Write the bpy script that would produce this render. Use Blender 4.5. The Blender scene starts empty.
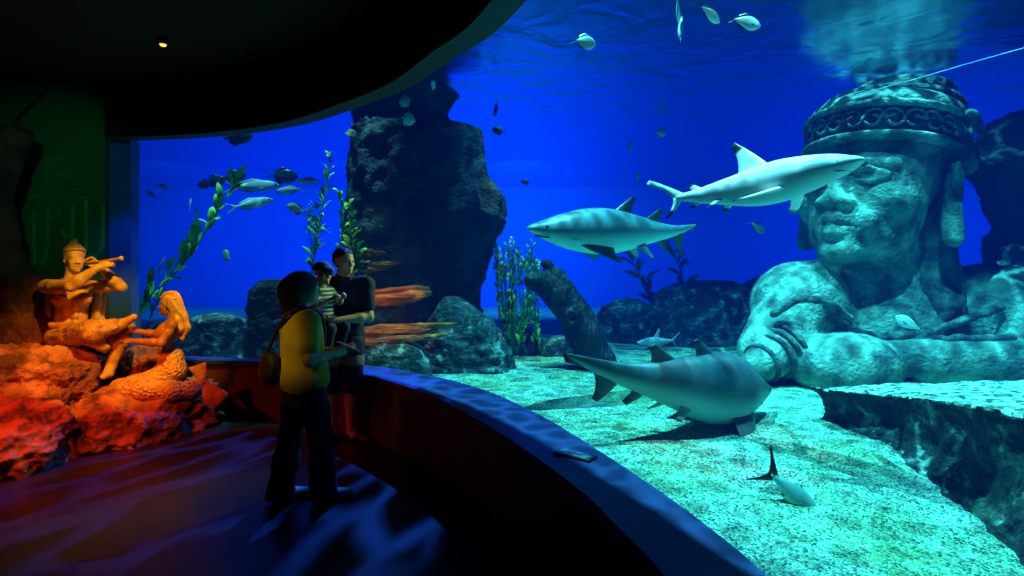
import bpy, bmesh, math, random
import numpy as np
from mathutils import Vector, Matrix, noise, Euler

random.seed(7); np.random.seed(7)
sc = bpy.context.scene
COL = sc.collection
F, HZ, CAMH = 560.0, 265.0, 1.6          # focal length in pixels, horizon row, eye height
def at(px, py, Y):                        # a point seen at a pixel, Y metres from the camera
    return Vector(((px-512)/F*Y, Y, CAMH-(py-HZ)/F*Y))
V = Vector

# ------------------------------------------------------------------ materials
MATS = {}
def M(name, c1, c2=None, scale=4.0, rough=.7, bump=0.0, bscale=18.0, metal=0.0, emit=None, es=1.0, c3=None,
      lo=.4, hi=.62, spec=.5, detail=6, vcol=False, stretch=None, topmix=None):
    if name in MATS: return MATS[name]
    m = bpy.data.materials.new(name); m.use_nodes = True
    nt = m.node_tree; N = nt.nodes; L = nt.links
    b = N['Principled BSDF']
    b.inputs['Base Color'].default_value = (*c1, 1)
    b.inputs['Roughness'].default_value = rough
    b.inputs['Metallic'].default_value = metal
    b.inputs['Specular IOR Level'].default_value = spec
    tc = N.new('ShaderNodeTexCoord'); vec = tc.outputs['Object']
    if stretch:
        mp = N.new('ShaderNodeMapping'); mp.inputs['Scale'].default_value = stretch
        L.new(vec, mp.inputs['Vector']); vec = mp.outputs['Vector']
    col = None
    if vcol:
        a = N.new('ShaderNodeVertexColor'); a.layer_name = 'Col'; col = a.outputs['Color']
    if c2:
        n = N.new('ShaderNodeTexNoise'); n.inputs['Scale'].default_value = scale; n.inputs['Detail'].default_value = detail
        L.new(vec, n.inputs['Vector'])
        r = N.new('ShaderNodeValToRGB'); r.color_ramp.elements[0].position = lo; r.color_ramp.elements[1].position = hi
        r.color_ramp.elements[0].color = (*c1, 1); r.color_ramp.elements[1].color = (*c2, 1)
        if c3:
            e = r.color_ramp.elements.new((lo+hi)/2); e.color = (*c3, 1)
        L.new(n.outputs['Fac'], r.inputs['Fac'])
        if vcol:
            x = N.new('ShaderNodeMix'); x.data_type = 'RGBA'; x.blend_type = 'MULTIPLY'; x.inputs[0].default_value = 1
            L.new(col, x.inputs[6]); L.new(r.outputs['Color'], x.inputs[7]); col = x.outputs[2]
        else: col = r.outputs['Color']
    if topmix:                              # gravel settled on upward faces
        g = N.new('ShaderNodeNewGeometry'); s = N.new('ShaderNodeSeparateXYZ'); L.new(g.outputs['Normal'], s.inputs[0])
        rr = N.new('ShaderNodeMapRange'); rr.inputs[1].default_value = topmix[0]; rr.inputs[2].default_value = topmix[1]
        L.new(s.outputs['Z'], rr.inputs[0])
        vo = N.new('ShaderNodeTexVoronoi'); vo.inputs['Scale'].default_value = topmix[2]; L.new(tc.outputs['Object'], vo.inputs['Vector'])
        cr = N.new('ShaderNodeValToRGB'); L.new(vo.outputs['Color'], cr.inputs['Fac'])
        cr.color_ramp.elements[0].color = (.05,.12,.10,1); cr.color_ramp.elements[0].position = .25
        cr.color_ramp.elements[1].color = (.75,.95,.8,1); cr.color_ramp.elements[1].position = .8
        x = N.new('ShaderNodeMix'); x.data_type = 'RGBA'; L.new(rr.outputs[0], x.inputs[0]); L.new(col, x.inputs[6]); L.new(cr.outputs['Color'], x.inputs[7]); col = x.outputs[2]
    if col is not None: L.new(col, b.inputs['Base Color'])
    if bump:
        n2 = N.new('ShaderNodeTexNoise'); n2.inputs['Scale'].default_value = bscale; n2.inputs['Detail'].default_value = 8
        L.new(vec, n2.inputs['Vector'])
        bp = N.new('ShaderNodeBump'); bp.inputs['Strength'].default_value = bump; bp.inputs['Distance'].default_value = .05
        L.new(n2.outputs['Fac'], bp.inputs['Height']); L.new(bp.outputs['Normal'], b.inputs['Normal'])
    if emit:
        b.inputs['Emission Color'].default_value = (*emit, 1); b.inputs['Emission Strength'].default_value = es
    MATS[name] = m
    return m

# ------------------------------------------------------------------ objects
def link(name, me, mat=None, parent=None, smooth=True):
    o = bpy.data.objects.new(name, me); COL.objects.link(o)
    if mat is not None: me.materials.append(mat)
    if smooth and len(me.polygons): me.polygons.foreach_set('use_smooth', [True]*len(me.polygons))
    if parent is not None: o.parent = parent
    return o
def mesh(name, vs, fs, mat=None, parent=None, smooth=True, cols=None):
    me = bpy.data.meshes.new(name)
    me.from_pydata([tuple(map(float, v)) for v in vs], [], [tuple(map(int, f)) for f in fs])
    if cols is not None:
        ca = me.color_attributes.new('Col', 'FLOAT_COLOR', 'POINT')
        ca.data.foreach_set('color', np.array([(c[0], c[1], c[2], 1) for c in cols], dtype=np.float32).ravel())
    me.update()
    bm = bmesh.new(); bm.from_mesh(me); bmesh.ops.recalc_face_normals(bm, faces=bm.faces); bm.to_mesh(me); bm.free()
    return link(name, me, mat, parent, smooth)
def tag(o, label=None, cat=None, group=None, kind=None):
    if label: o['label'] = label
    if cat: o['category'] = cat
    if group: o['group'] = group
    if kind: o['kind'] = kind
    return o
def empty(name, loc=(0,0,0), rz=0.0):
    o = bpy.data.objects.new(name, None); COL.objects.link(o); o.location = loc; o.rotation_euler = (0,0,rz)
    o.empty_display_size = .1
    return o
def struct(o): o['kind'] = 'structure'; return o
def copy_tree(o, parent=None):
    c = o.copy(); COL.objects.link(c)
    if parent is not None:
        c.parent = parent
    for ch in list(o.children): copy_tree(ch, c)
    return c

class Geo:                                  # collects simple shapes into one mesh
    def __init__(s): s.v = []; s.f = []; s.c = []
    def add(s, vs, fs, col=None):
        b = len(s.v); s.v += [tuple(v) for v in vs]; s.f += [tuple(i+b for i in f) for f in fs]
        s.c += [col or (1,1,1)]*len(vs)
    def box(s, lo, hi):
        x0,y0,z0 = lo; x1,y1,z1 = hi
        s.add([(x0,y0,z0),(x1,y0,z0),(x1,y1,z0),(x0,y1,z0),(x0,y0,z1),(x1,y0,z1),(x1,y1,z1),(x0,y1,z1)],
              [(0,3,2,1),(4,5,6,7),(0,1,5,4),(1,2,6,5),(2,3,7,6),(3,0,4,7)])
    def tube(s, pts, r, n=8, col=None, caps=True):
        pts = [V(p) for p in pts]; k = len(pts)
        rs = r if isinstance(r, (list, tuple)) else [r]*k
        vs, fs = [], []
        up = V((0,0,1))
        for i, p in enumerate(pts):
            t = (pts[min(i+1,k-1)]-pts[max(i-1,0)])
            t = t.normalized() if t.length > 1e-9 else V((0,0,1))
            a = t.cross(up)
            if a.length < .15: a = t.cross(V((0,1,0)))
            a.normalize(); b = t.cross(a)
            for j in range(n):
                an = 2*math.pi*j/n
                vs.append(p + a*math.cos(an)*rs[i] + b*math.sin(an)*rs[i])
        for i in range(k-1):
            for j in range(n):
                fs.append((i*n+j, i*n+(j+1)%n, (i+1)*n+(j+1)%n, (i+1)*n+j))
        if caps: fs += [tuple(range(n))[::-1], tuple(range((k-1)*n, k*n))]
        s.add(vs, fs, col)
    def build(s, name, mat=None, parent=None, smooth=False, cols=False):
        return mesh(name, s.v, s.f, mat, parent, smooth, s.c if cols else None)

def spline(pts, n):                         # Catmull-Rom through the points
    P = [np.array(p, float) for p in pts]; P = [2*P[0]-P[1]] + P + [2*P[-1]-P[-2]]
    out = []; m = len(P)-3
    for i in range(n):
        t = i/(n-1)*m; k = min(int(t), m-1); u = t-k
        a,b,c,d = P[k:k+4]
        out.append(.5*((2*b)+(-a+c)*u+(2*a-5*b+4*c-d)*u*u+(-a+3*b-3*c+d)*u**3))
    return np.array(out)

# ------------------------------------------------------------------ signed-distance sculpting -> one continuous mesh
def rotz(a): return np.array(Matrix.Rotation(a, 3, 'Z'))
class Sdf:
    def __init__(s, h): s.h = h; s.ops = []
    def cone(s, a, b, r1, r2=None, k=.02, sub=False):
        a = np.array(a, float); b = np.array(b, float); r2 = r1 if r2 is None else r2
        R = max(r1, r2); lo = np.minimum(a,b)-R; hi = np.maximum(a,b)+R
        def f(X,Y,Z):
            ba = b-a; L2 = max(float(ba@ba), 1e-12)
            t = np.clip(((X-a[0])*ba[0]+(Y-a[1])*ba[1]+(Z-a[2])*ba[2])/L2, 0, 1)
            return np.sqrt((X-a[0]-t*ba[0])**2+(Y-a[1]-t*ba[1])**2+(Z-a[2]-t*ba[2])**2)-(r1+(r2-r1)*t)
        s.ops.append((f, lo, hi, k, sub)); return s
    def path(s, pts, rs, k=.02, sub=False):
        for i in range(len(pts)-1): s.cone(pts[i], pts[i+1], rs[i], rs[i+1], k, sub)
    def ell(s, c, r, k=.02, rot=None, sub=False):
        c = np.array(c, float); r = np.array(r, float); Rm = np.eye(3) if rot is None else np.array(rot)
        ext = np.sqrt(((Rm*r[None,:])**2).sum(1)); lo = c-ext; hi = c+ext
        def f(X,Y,Z):
            x,y,z = X-c[0],Y-c[1],Z-c[2]
            u = Rm[0,0]*x+Rm[1,0]*y+Rm[2,0]*z; v = Rm[0,1]*x+Rm[1,1]*y+Rm[2,1]*z; w = Rm[0,2]*x+Rm[1,2]*y+Rm[2,2]*z
            k0 = np.sqrt((u/r[0])**2+(v/r[1])**2+(w/r[2])**2); k1 = np.sqrt((u/r[0]**2)**2+(v/r[1]**2)**2+(w/r[2]**2)**2)
            return k0*(k0-1)/np.maximum(k1, 1e-9)
        s.ops.append((f, lo, hi, k, sub)); return s
    def cut(s, p, n, k=.004):               # remove everything on the side n points to
        p = np.array(p, float); n = np.array(n, float); n /= np.linalg.norm(n)
        s.ops.append((lambda X,Y,Z: -((X-p[0])*n[0]+(Y-p[1])*n[1]+(Z-p[2])*n[2]), None, None, k, True)); return s
    def mesh(s, name, mat, parent=None, relax=1, disp=None, cols=None):
        h = s.h
        A = [o for o in s.ops if not o[4]]
        lo = np.min([o[1] for o in A], 0)-4*h; hi = np.max([o[2] for o in A], 0)+4*h
        n = np.ceil((hi-lo)/h).astype(int)+1
        ax = [lo[i]+h*np.arange(n[i]) for i in range(3)]
        D = np.full(n, 1e3, np.float32)
        for f, l, u, k, sub in s.ops:
            if l is None: i0 = np.zeros(3,int); i1 = n
            else:
                m = max(k*1.2, 0)+3*h
                i0 = np.clip(np.floor((l-m-lo)/h).astype(int), 0, n); i1 = np.clip(np.ceil((u+m-lo)/h).astype(int)+1, 0, n)
            sl = tuple(slice(i0[i], i1[i]) for i in range(3))
            if min(i1-i0) <= 0: continue
            d = f(ax[0][sl[0]][:,None,None], ax[1][sl[1]][None,:,None], ax[2][sl[2]][None,None,:])
            d = np.asarray(d, np.float32); cur = D[sl]
            d = np.broadcast_to(d, cur.shape)
            if sub:
                b = -d; t = np.clip(.5-.5*(b-cur)/k*-1*-1, 0, 1); t = np.clip(.5+.5*(b-cur)/k, 0, 1)
                D[sl] = cur*(1-t)+b*t + k*t*(1-t)
            else:
                t = np.clip(.5+.5*(cur-d)/k, 0, 1)
                D[sl] = cur*(1-t)+d*t - k*t*(1-t)
        vs, fs = surface_nets(D, lo, h)
        me = bpy.data.meshes.new(name); 
        me.vertices.add(len(vs)); me.vertices.foreach_set('co', vs.astype(np.float32).ravel())
        me.loops.add(fs.size); me.loops.foreach_set('vertex_index', fs.astype(np.int32).ravel())
        me.polygons.add(len(fs)); me.polygons.foreach_set('loop_start', np.arange(0, fs.size, 4, dtype=np.int32))
        me.polygons.foreach_set('loop_total', np.full(len(fs), 4, np.int32)) if False else None
        me.update(calc_edges=True); me.validate()
        bm = bmesh.new(); bm.from_mesh(me)
        bmesh.ops.recalc_face_normals(bm, faces=bm.faces)
        for _ in range(relax): bmesh.ops.smooth_vert(bm, verts=bm.verts, factor=.5, use_axis_x=True, use_axis_y=True, use_axis_z=True)
        if disp:
            bm.normal_update()
            nn = [(v, v.normal.copy()) for v in bm.verts]
            for v, nr in nn: v.co += nr*disp(v.co)
        bm.to_mesh(me); bm.free()
        if cols:
            ca = me.color_attributes.new('Col', 'FLOAT_COLOR', 'POINT')
            ca.data.foreach_set('color', np.array([(*cols(v.co, v.normal), 1) for v in me.vertices], dtype=np.float32).ravel())
        return link(name, me, mat, parent)

def surface_nets(D, lo, h):
    nx,ny,nz = D.shape; S = D < 0
    E = [((0,0,0),(1,0,0)),((0,1,0),(1,1,0)),((0,0,1),(1,0,1)),((0,1,1),(1,1,1)),
         ((0,0,0),(0,1,0)),((1,0,0),(1,1,0)),((0,0,1),(0,1,1)),((1,0,1),(1,1,1)),
         ((0,0,0),(0,0,1)),((1,0,0),(1,0,1)),((0,1,0),(0,1,1)),((1,1,0),(1,1,1))]
    cnt = np.zeros((nx-1,ny-1,nz-1), np.uint8)
    for a in (0,1):
        for b in (0,1):
            for c in (0,1): cnt += S[a:nx-1+a, b:ny-1+b, c:nz-1+c]
    I = np.argwhere((cnt > 0) & (cnt < 8)); n = len(I)
    acc = np.zeros((n,3)); w = np.zeros(n)
    for p, q in E:
        p = np.array(p); q = np.array(q)
        d0 = D[tuple((I+p).T)]; d1 = D[tuple((I+q).T)]
        m = (d0 < 0) != (d1 < 0)
        t = np.where(m, d0/np.where(m, d0-d1, 1), 0); t = np.clip(t, .02, .98)
        pos = p[None,:]+(q-p)[None,:]*t[:,None]
        acc[m] += pos[m]; w[m] += 1
    vs = lo + h*(I+acc/w[:,None])
    idx = np.full((nx-1,ny-1,nz-1), -1, np.int64); idx[tuple(I.T)] = np.arange(n)
    fs = []
    for axis in range(3):
        sl0 = [slice(1,-1)]*3; sl1 = [slice(1,-1)]*3
        sl0[axis] = slice(0,-1); sl1[axis] = slice(1,None)
        ch = np.argwhere(S[tuple(sl0)] != S[tuple(sl1)])
        off = np.ones(3,int); off[axis] = 0
        ch = ch + off
        a1, a2 = [i for i in range(3) if i != axis]
        e1 = np.zeros(3,int); e1[a1] = 1; e2 = np.zeros(3,int); e2[a2] = 1
        q = [idx[tuple((ch-x).T)] for x in (e1*0, e1, e1+e2, e2)]
        fs.append(np.stack(q, 1))
    fs = np.concatenate(fs); fs = fs[(fs >= 0).all(1)]
    return vs, fs

# ------------------------------------------------------------------ rocks
def rock_disp(amp, f, seed, ridge=.5):
    off = V((seed*7.3, seed*3.1, seed*5.7))
    def d(p):
        q = (p+off)*f
        a = noise.fractal(q, .9, 2.1, 5)
        b = noise.ridged_multi_fractal(q*1.4, .9, 2.2, 5, 1.0, 2.0)-1.0
        c = noise.fractal(q*6.5, .8, 2.2, 4)
        return amp*(a*(1-ridge)+b*ridge*.7+c*.16)
    return d
def loft_rock(name, rows, mat, amp=.15, f=1.2, seed=1, nseg=120, nrow=110, parent=None, ridge=.5, top=True):
    R = spline(rows, nrow)                  # rows: (z, cx, cy, rx, ry)
    vs, fs = [], []
    d = rock_disp(amp, f, seed, ridge)
    for i, (z,cx,cy,rx,ry) in enumerate(R):
        rx = max(rx,.01); ry = max(ry,.01)
        for j in range(nseg):
            a = 2*math.pi*j/nseg
            ca, sa = math.cos(a), math.sin(a)
            e = .82                          # slightly squarish section
            x = math.copysign(abs(ca)**e, ca); y = math.copysign(abs(sa)**e, sa)
            p = V((cx+x*rx, cy+y*ry, z)); nr = V((ca,sa,.25)).normalized()
            k = min(1, min(rx,ry)/(amp*2.5+1e-6))
            vs.append(p+nr*d(p)*k)
    for i in range(nrow-1):
        for j in range(nseg): fs.append((i*nseg+j, i*nseg+(j+1)%nseg, (i+1)*nseg+(j+1)%nseg, (i+1)*nseg+j))
    vs.append(V((R[0][1],R[0][2],R[0][0]))); vs.append(V((R[-1][1],R[-1][2],R[-1][0]+.02)))
    b = len(vs)-2
    for j in range(nseg):
        fs.append((b, (j+1)%nseg, j)); fs.append((b+1, (nrow-1)*nseg+j, (nrow-1)*nseg+(j+1)%nseg))
    return mesh(name, vs, fs, mat, parent)
def rows_px(rows, Y, dep=.8, cy=None):      # (py, x_left, x_right) of a silhouette -> loft rows
    out = []
    for py, xl, xr in rows:
        a = at(xl,py,Y); b = at(xr,py,Y); rx = (b.x-a.x)/2
        out.append((a.z, (a.x+b.x)/2, (cy if cy else Y), rx, max(rx*dep,.02)))
    return sorted(out, key=lambda r: r[0])
def boulder(name, c, r, mat, amp=.12, f=1.5, seed=1, sub=5, parent=None, ridge=.45, flat=0, rz=0):
    bm = bmesh.new(); bmesh.ops.create_icosphere(bm, subdivisions=sub, radius=1)
    d = rock_disp(1, f, seed, ridge); Rm = Matrix.Rotation(rz, 3, 'Z')
    for v in bm.verts:
        n = v.co.copy()
        p = V((math.copysign(abs(n.x)**.8,n.x), math.copysign(abs(n.y)**.8,n.y), math.copysign(abs(n.z)**.8,n.z)))
        p = V((p.x*r[0], p.y*r[1], p.z*r[2]))
        p = p + n*amp*d(p)
        v.co = Rm @ p + V(c)
    me = bpy.data.meshes.new(name); bm.to_mesh(me); bm.free()
    return link(name, me, mat, parent)

# ------------------------------------------------------------------ people
def frame(sc3, loc, yaw, pitch=0, roll=0):
    R = np.array(Matrix.Rotation(yaw,3,'Z') @ Matrix.Rotation(-pitch,3,'X') @ Matrix.Rotation(roll,3,'Y'))
    return np.array(sc3, float)*np.ones(3), np.array(loc, float), R
def hp(fr, u): s, l, R = fr; return l + R @ (np.array(u, float)*s)
def head_prims(S, fr, detail=1.0, closed=False, lobes=False, ears=True, big=False):
    s, l, R = fr; m = float(s.mean()); B = 1.35 if big else 1.0
    def E(c, r, k=.03, sub=False): S.ell(hp(fr,c), np.array(r)*s, k*m, R, sub)
    def C(a, b, r1, r2, k=.02, sub=False): S.cone(hp(fr,a), hp(fr,b), r1*m, r2*m, k*m, sub)
    E((0,.06,.66),(.315,.39,.34) if big else (.35,.42,.34)); E((0,-.10,.44),(.29,.28,.40),.06); E((0,-.13,.2),(.23,.24,.19),.08)
    E((0,-.33,.075),(.10,.10,.08),.08)
    for x in (-1,1):
        E((x*.18,-.24,.38),(.10,.10,.10),.08)
        C((x*.04,-.375,.56),(x*.215,-.29,.57),.032,.028,.05)
        E((x*.135,-.40,.495),(.095,.075,.05),.04,True)
        E((x*.135,-.325,.492),(.075,.045,.043),.006)
        if detail > .9:
            C((x*.065,-.36,.512),(x*.135,-.385,.535),.012,.014,.012); C((x*.135,-.385,.535),(x*.215,-.33,.50),.014,.010,.012)
            C((x*.065,-.36,.478),(x*.135,-.37,.455),.009,.010,.012); C((x*.135,-.37,.455),(x*.21,-.33,.48),.010,.008,.012)
        E((x*.055,-.41,.335),(.045,.05,.035),.03)
        if ears:
            E((x*.355,.04,.47),(.03,.085,.145),.02); E((x*.385,.02,.49),(.03,.045,.085),.02,True)
            C((x*.36,.10,.60),(x*.375,.0,.615),.022,.02,.02); C((x*.36,.11,.58),(x*.365,.06,.38),.02,.02,.02)
            if lobes: C((x*.36,.02,.36),(x*.37,.03,.20),.045,.05,.03)
    C((0,-.37,.53),(0,-.425 if big else -.455,.365),.028,.055 if big else .05,.05)
    if big: E((0,-.34,.235),(.16,.085,.11),.05)
    Ly = -.425 if big else -.405
    C((-.115,-.335,.222),(-.02,Ly,.242),.016*B,.027*B,.02); C((.115,-.335,.222),(.02,Ly,.242),.016*B,.027*B,.02)
    C((-.085,-.34,.185),(0,Ly+.008,.168),.018*B,.032*B,.02); C((.085,-.34,.185),(0,Ly+.008,.168),.018*B,.032*B,.02)
    if detail > .9:
        C((-.125,-.36,.207),(0,Ly-.045,.207),.006,.007,.006,True); C((.125,-.36,.207),(0,Ly-.045,.207),.006,.007,.006,True)
def hand_prims(S, w, d, n, side, sz=1.0, curl=.5, k=.006):
    w = V(w); d = V(d).normalized(); n = V(n); n = (n-d*n.dot(d)).normalized(); t = d.cross(n)*side
    lens = [.042,.047,.043,.034]
    for i in range(4):
        off = t*(.030-.020*i)*sz
        kn = w+d*.088*sz+off - d*abs(i-1)*.004*sz
        S.cone(w+d*.012*sz+off*.55, kn, .015*sz, .0105*sz, .012*sz)
        a1 = curl*.8; p1 = kn+(d*math.cos(a1)+n*math.sin(a1))*lens[i]*sz
        a2 = curl*2.0; p2 = p1+(d*math.cos(a2)+n*math.sin(a2))*lens[i]*.62*sz
        a3 = curl*2.9; p3 = p2+(d*math.cos(a3)+n*math.sin(a3))*lens[i]*.5*sz
        S.cone(kn, p1, .0100*sz, .0088*sz, k); S.cone(p1, p2, .0088*sz, .0080*sz, k); S.cone(p2, p3, .0080*sz, .0066*sz, k)
    b = w+d*.026*sz+t*.022*sz
    q = b+d*.030*sz+t*.026*sz+n*.012*sz; r = q+d*.026*sz+t*.006*sz+n*.014*sz
    S.cone(b, q, .015*sz, .011*sz, .01); S.cone(q, r, .0105*sz, .008*sz, k)
def limb(S, a, b, c, ra, rb, rc, k=.03, bulge=1.08):
    a,b,c = np.array(a),np.array(b),np.array(c)
    m = a+(b-a)*.4; S.path([a,m,b],[ra,ra*.98,rb],k)
    m2 = b+(c-b)*.3; S.path([b,m2,c],[rb,rb*bulge,rc],k)
def body_prims(S, J, w=1.0, fem=False):
    """skin figure from joints: one continuous surface"""
    sh = np.array(J['shR']), np.array(J['shL']); hipm = (np.array(J['hipR'])+np.array(J['hipL']))/2
    ch = np.array(J['chest']); nk = np.array(J['neck']); yaw = J.get('yaw',0.0); R = rotz(yaw)
    S.ell(ch, (.155*w,.105*w,.17*w), .05, R)
    S.ell(np.array(J['waist']), (.13*w,.095*w,.13*w), .06, R)
    S.ell(hipm+np.array((0,0,.03)), (.16*w,.115*w,.12*w), .06, R)
    S.cone(sh[0], sh[1], .055*w, .055*w, .06)
    S.cone(nk-np.array((0,0,.05)), nk+(np.array(J['headbase'])-nk)*1.0, .055*w, .05*w, .03)
    for s in 'RL':
        limb(S, J['sh'+s], J['el'+s], J['wr'+s], .050*w, .038*w, .026*w)
        if 'kn'+s in J: limb(S, J['hip'+s], J['kn'+s], J['an'+s], .085*w, .055*w, .036*w, .04)
# ------------------------------------------------------------------ camera, world, render look
cam = bpy.data.cameras.new('camera'); co = bpy.data.objects.new('camera', cam); COL.objects.link(co)
co.location = (0,0,CAMH); co.rotation_euler = (math.pi/2,0,0)
cam.sensor_width = 36; cam.lens = F/1024*36; cam.shift_y = -(288-HZ)/1024; cam.clip_start = .05; cam.clip_end = 200
sc.camera = co
w = bpy.data.worlds.new('world'); sc.world = w; w.use_nodes = True
w.node_tree.nodes['Background'].inputs[0].default_value = (.002,.004,.01,1); w.node_tree.nodes['Background'].inputs[1].default_value = .3
sc.view_settings.view_transform = 'Standard'; sc.view_settings.look = 'None'; sc.view_settings.exposure = 0
sc.cycles.use_denoising = True
sc.cycles.max_bounces = 6; sc.cycles.diffuse_bounces = 3; sc.cycles.transparent_max_bounces = 16; sc.cycles.volume_bounces = 0
sc.cycles.caustics_reflective = False; sc.cycles.caustics_refractive = False
sc.cycles.sample_clamp_indirect = 4

# ------------------------------------------------------------------ the setting
SURF = 4.2; SAND = .2
ROOM = [(-4.42,5.86),(-3.25,5.87),(-2.34,5.74),(-1.48,5.21),(-.96,4.71),(-.504,4.12),(-.107,3.41),(.144,2.87),(.319,2.445),(.407,2.13),(.49,1.8),(.53,1.2),(.50,.3),(.30,-1.2)]
GLASS = [(-4.42,6.25),(-3.39,6.12),(-1.61,5.66),(-.776,5.09),(-.233,4.5),(.187,3.73),(.459,3.04),(.638,2.53),(.753,2.13),(.82,1.8),(.88,1.2),(.84,.3),(.62,-1.2)]
FASC = [(-4.42,6.1),(-3.29,5.9),(-2.25,5.45),(-1.41,4.75),(-.92,4.25),(-.53,3.66),(-.28,3.3),(-.12,2.96),(.06,2.5),(.16,2.0),(.22,1.4),(.22,.4),(.05,-1.2)]
NU = 160
Rm = spline(ROOM, NU); Gl = spline(GLASS, NU); Fa = spline(FASC, NU)

m_floor = M('dark polished floor', (.022,.022,.03), (.035,.033,.042), 3, .36, .08, 60)
m_black = M('black painted ceiling', (.003,.003,.004), rough=.8)
m_ledge = M('dark navy ledge paint', (.02,.04,.20), (.014,.028,.15), 5, .42, .04, 40)
m_ledgew = M('dark red ledge panel', (.10,.03,.03), (.07,.022,.022), 2, .5)
m_soffit = M('grey soffit paint', (.03,.034,.045), rough=.6)
m_tank = M('blue tank wall', (.012,.10,.60), (.016,.12,.64), .35, .9)

g = Geo(); g.box((-9,-3,-.1),(1.2,7.2,0)); struct(g.build('floor', m_floor))
def strip(A, B, za, zb):                    # ruled strip between two curves
    n = len(A); vs = [(a[0],a[1],za) for a in A]+[(b[0],b[1],zb) for b in B]
    return vs, [(i, i+1, n+i+1, n+i) for i in range(n-1)]
def ring_wall(name, A, B, z0, z1, mat):     # solid between curve A and B
    g = Geo()
    for args in ((A,B,z1,z1),(A,B,z0,z0),(A,A,z0,z1),(B,B,z0,z1)): g.add(*strip(*args))
    n = len(A)
    for i in (0,n-1): g.add([(A[i][0],A[i][1],z0),(B[i][0],B[i][1],z0),(B[i][0],B[i][1],z1),(A[i][0],A[i][1],z1)], [(0,1,2,3)])
    return g.build(name, mat, smooth=False)
def offs(C, d):                             # offset a curve sideways
    T = np.gradient(C, axis=0); T /= np.linalg.norm(T, axis=1)[:,None]
    return C + np.stack([-T[:,1], T[:,0]], 1)*d
# ledge: wall below and a top slab with a small nosing
kick = offs(Rm, .05); lw = ring_wall('wall_ledge', kick, Gl, 0, .56, m_ledgew); struct(lw)
t = ring_wall('trim_1', Rm, Gl, .56, .6, m_ledge); struct(t)
fb = offs(Fa, .17)
struct(ring_wall('trim_2', Fa, fb, 3.0, 4.45, m_black))
struct(ring_wall('trim_3', Fa, fb, 2.985, 3.0, m_soffit))
bk = np.stack([np.full(NU,-9.0), np.linspace(6.3,-3,NU)],1)
struct(ring_wall('ceiling', bk, Fa, 3.62, 3.72, m_black))
# fascia back-fill up to the glass so no light leaks
struct(ring_wall('added_light_shield', fb, Gl, 3.5, 3.52, m_black))
struct(ring_wall('added_light_shield', Gl, offs(Gl,.22), 4.45, 4.5, m_black))  # unseen canopy over the pane, added to block stray lamp light
# window pane
m_glass = bpy.data.materials.new('acrylic pane'); m_glass.use_nodes = True
nt = m_glass.node_tree; nt.nodes.remove(nt.nodes['Principled BSDF'])
tr = nt.nodes.new('ShaderNodeBsdfTransparent'); tr.inputs[0].default_value = (.96,.985,1,1)
gl = nt.nodes.new('ShaderNodeBsdfGlossy'); gl.inputs['Roughness'].default_value = .02
fl = nt.nodes.new('ShaderNodeLayerWeight'); pw = nt.nodes.new('ShaderNodeMath'); pw.operation = 'POWER'; pw.inputs[1].default_value = 5
fr = nt.nodes.new('ShaderNodeMath'); fr.operation = 'MULTIPLY'; fr.inputs[1].default_value = .35
nt.links.new(fl.outputs['Facing'], pw.inputs[0]); nt.links.new(pw.outputs[0], fr.inputs[0])
mx = nt.nodes.new('ShaderNodeMixShader')
nt.links.new(fr.outputs[0], mx.inputs[0]); nt.links.new(tr.outputs[0], mx.inputs[1]); nt.links.new(gl.outputs[0], mx.inputs[2])
nt.links.new(mx.outputs[0], nt.nodes['Material Output'].inputs['Surface'])
pane = Geo(); pane.add(*strip(offs(Gl,-.012), offs(Gl,-.012), .56, 3.5))
struct(pane.build('window_1', m_glass, smooth=True))

# tank far boundary
FAR = []
corner = [(-14.0,18.6),(17.6,18.6),(17.6,-1.2)]
L1 = 31.6; L2 = 19.8
def far(u):
    d = u*(L1+L2)
    return (corner[0][0]+d, 18.6) if d < L1 else (17.6, 18.6-(d-L1))
us = np.linspace(0,1,NU)
angs = None
Fr = np.array([far(u**1.35) for u in us])
def sandz(x, y):
    return SAND + .05*noise.noise(V((x*.5,y*.5,0))) + .02*noise.noise(V((x*1.7,y*1.7,3)))
m_sand = bpy.data.materials.new('pale coral gravel'); m_sand.use_nodes = True
nt = m_sand.node_tree; N = nt.nodes; L = nt.links; b = N['Principled BSDF']; b.inputs['Roughness'].default_value = .8
tc = N.new('ShaderNodeTexCoord'); mp = N.new('ShaderNodeMapping'); L.new(tc.outputs['Object'], mp.inputs['Vector'])
vo = N.new('ShaderNodeTexVoronoi'); vo.inputs['Scale'].default_value = 72; L.new(mp.outputs[0], vo.inputs['Vector'])
nz = N.new('ShaderNodeTexNoise'); nz.inputs['Scale'].default_value = 9; nz.inputs['Detail'].default_value = 8; L.new(mp.outputs[0], nz.inputs['Vector'])
cr = N.new('ShaderNodeValToRGB'); L.new(vo.outputs['Color'], cr.inputs['Fac'])
el = cr.color_ramp.elements; el[0].position = .16; el[0].color = (.03,.12,.10,1); el[1].position = .9; el[1].color = (.95,1,.9,1)
e = el.new(.38); e.color = (.18,.50,.42,1); e = el.new(.60); e.color = (.40,.80,.62,1); e = el.new(.74); e.color = (.62,.90,.74,1)
n2 = N.new('ShaderNodeTexNoise'); n2.inputs['Scale'].default_value = 1.3; n2.inputs['Detail'].default_value = 5; L.new(mp.outputs[0], n2.inputs['Vector'])
cr2 = N.new('ShaderNodeValToRGB'); L.new(n2.outputs['Fac'], cr2.inputs['Fac'])
cr2.color_ramp.elements[0].position = .35; cr2.color_ramp.elements[0].color = (.75,.85,.55,1); cr2.color_ramp.elements[1].position = .65; cr2.color_ramp.elements[1].color = (1,1,1,1)
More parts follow.
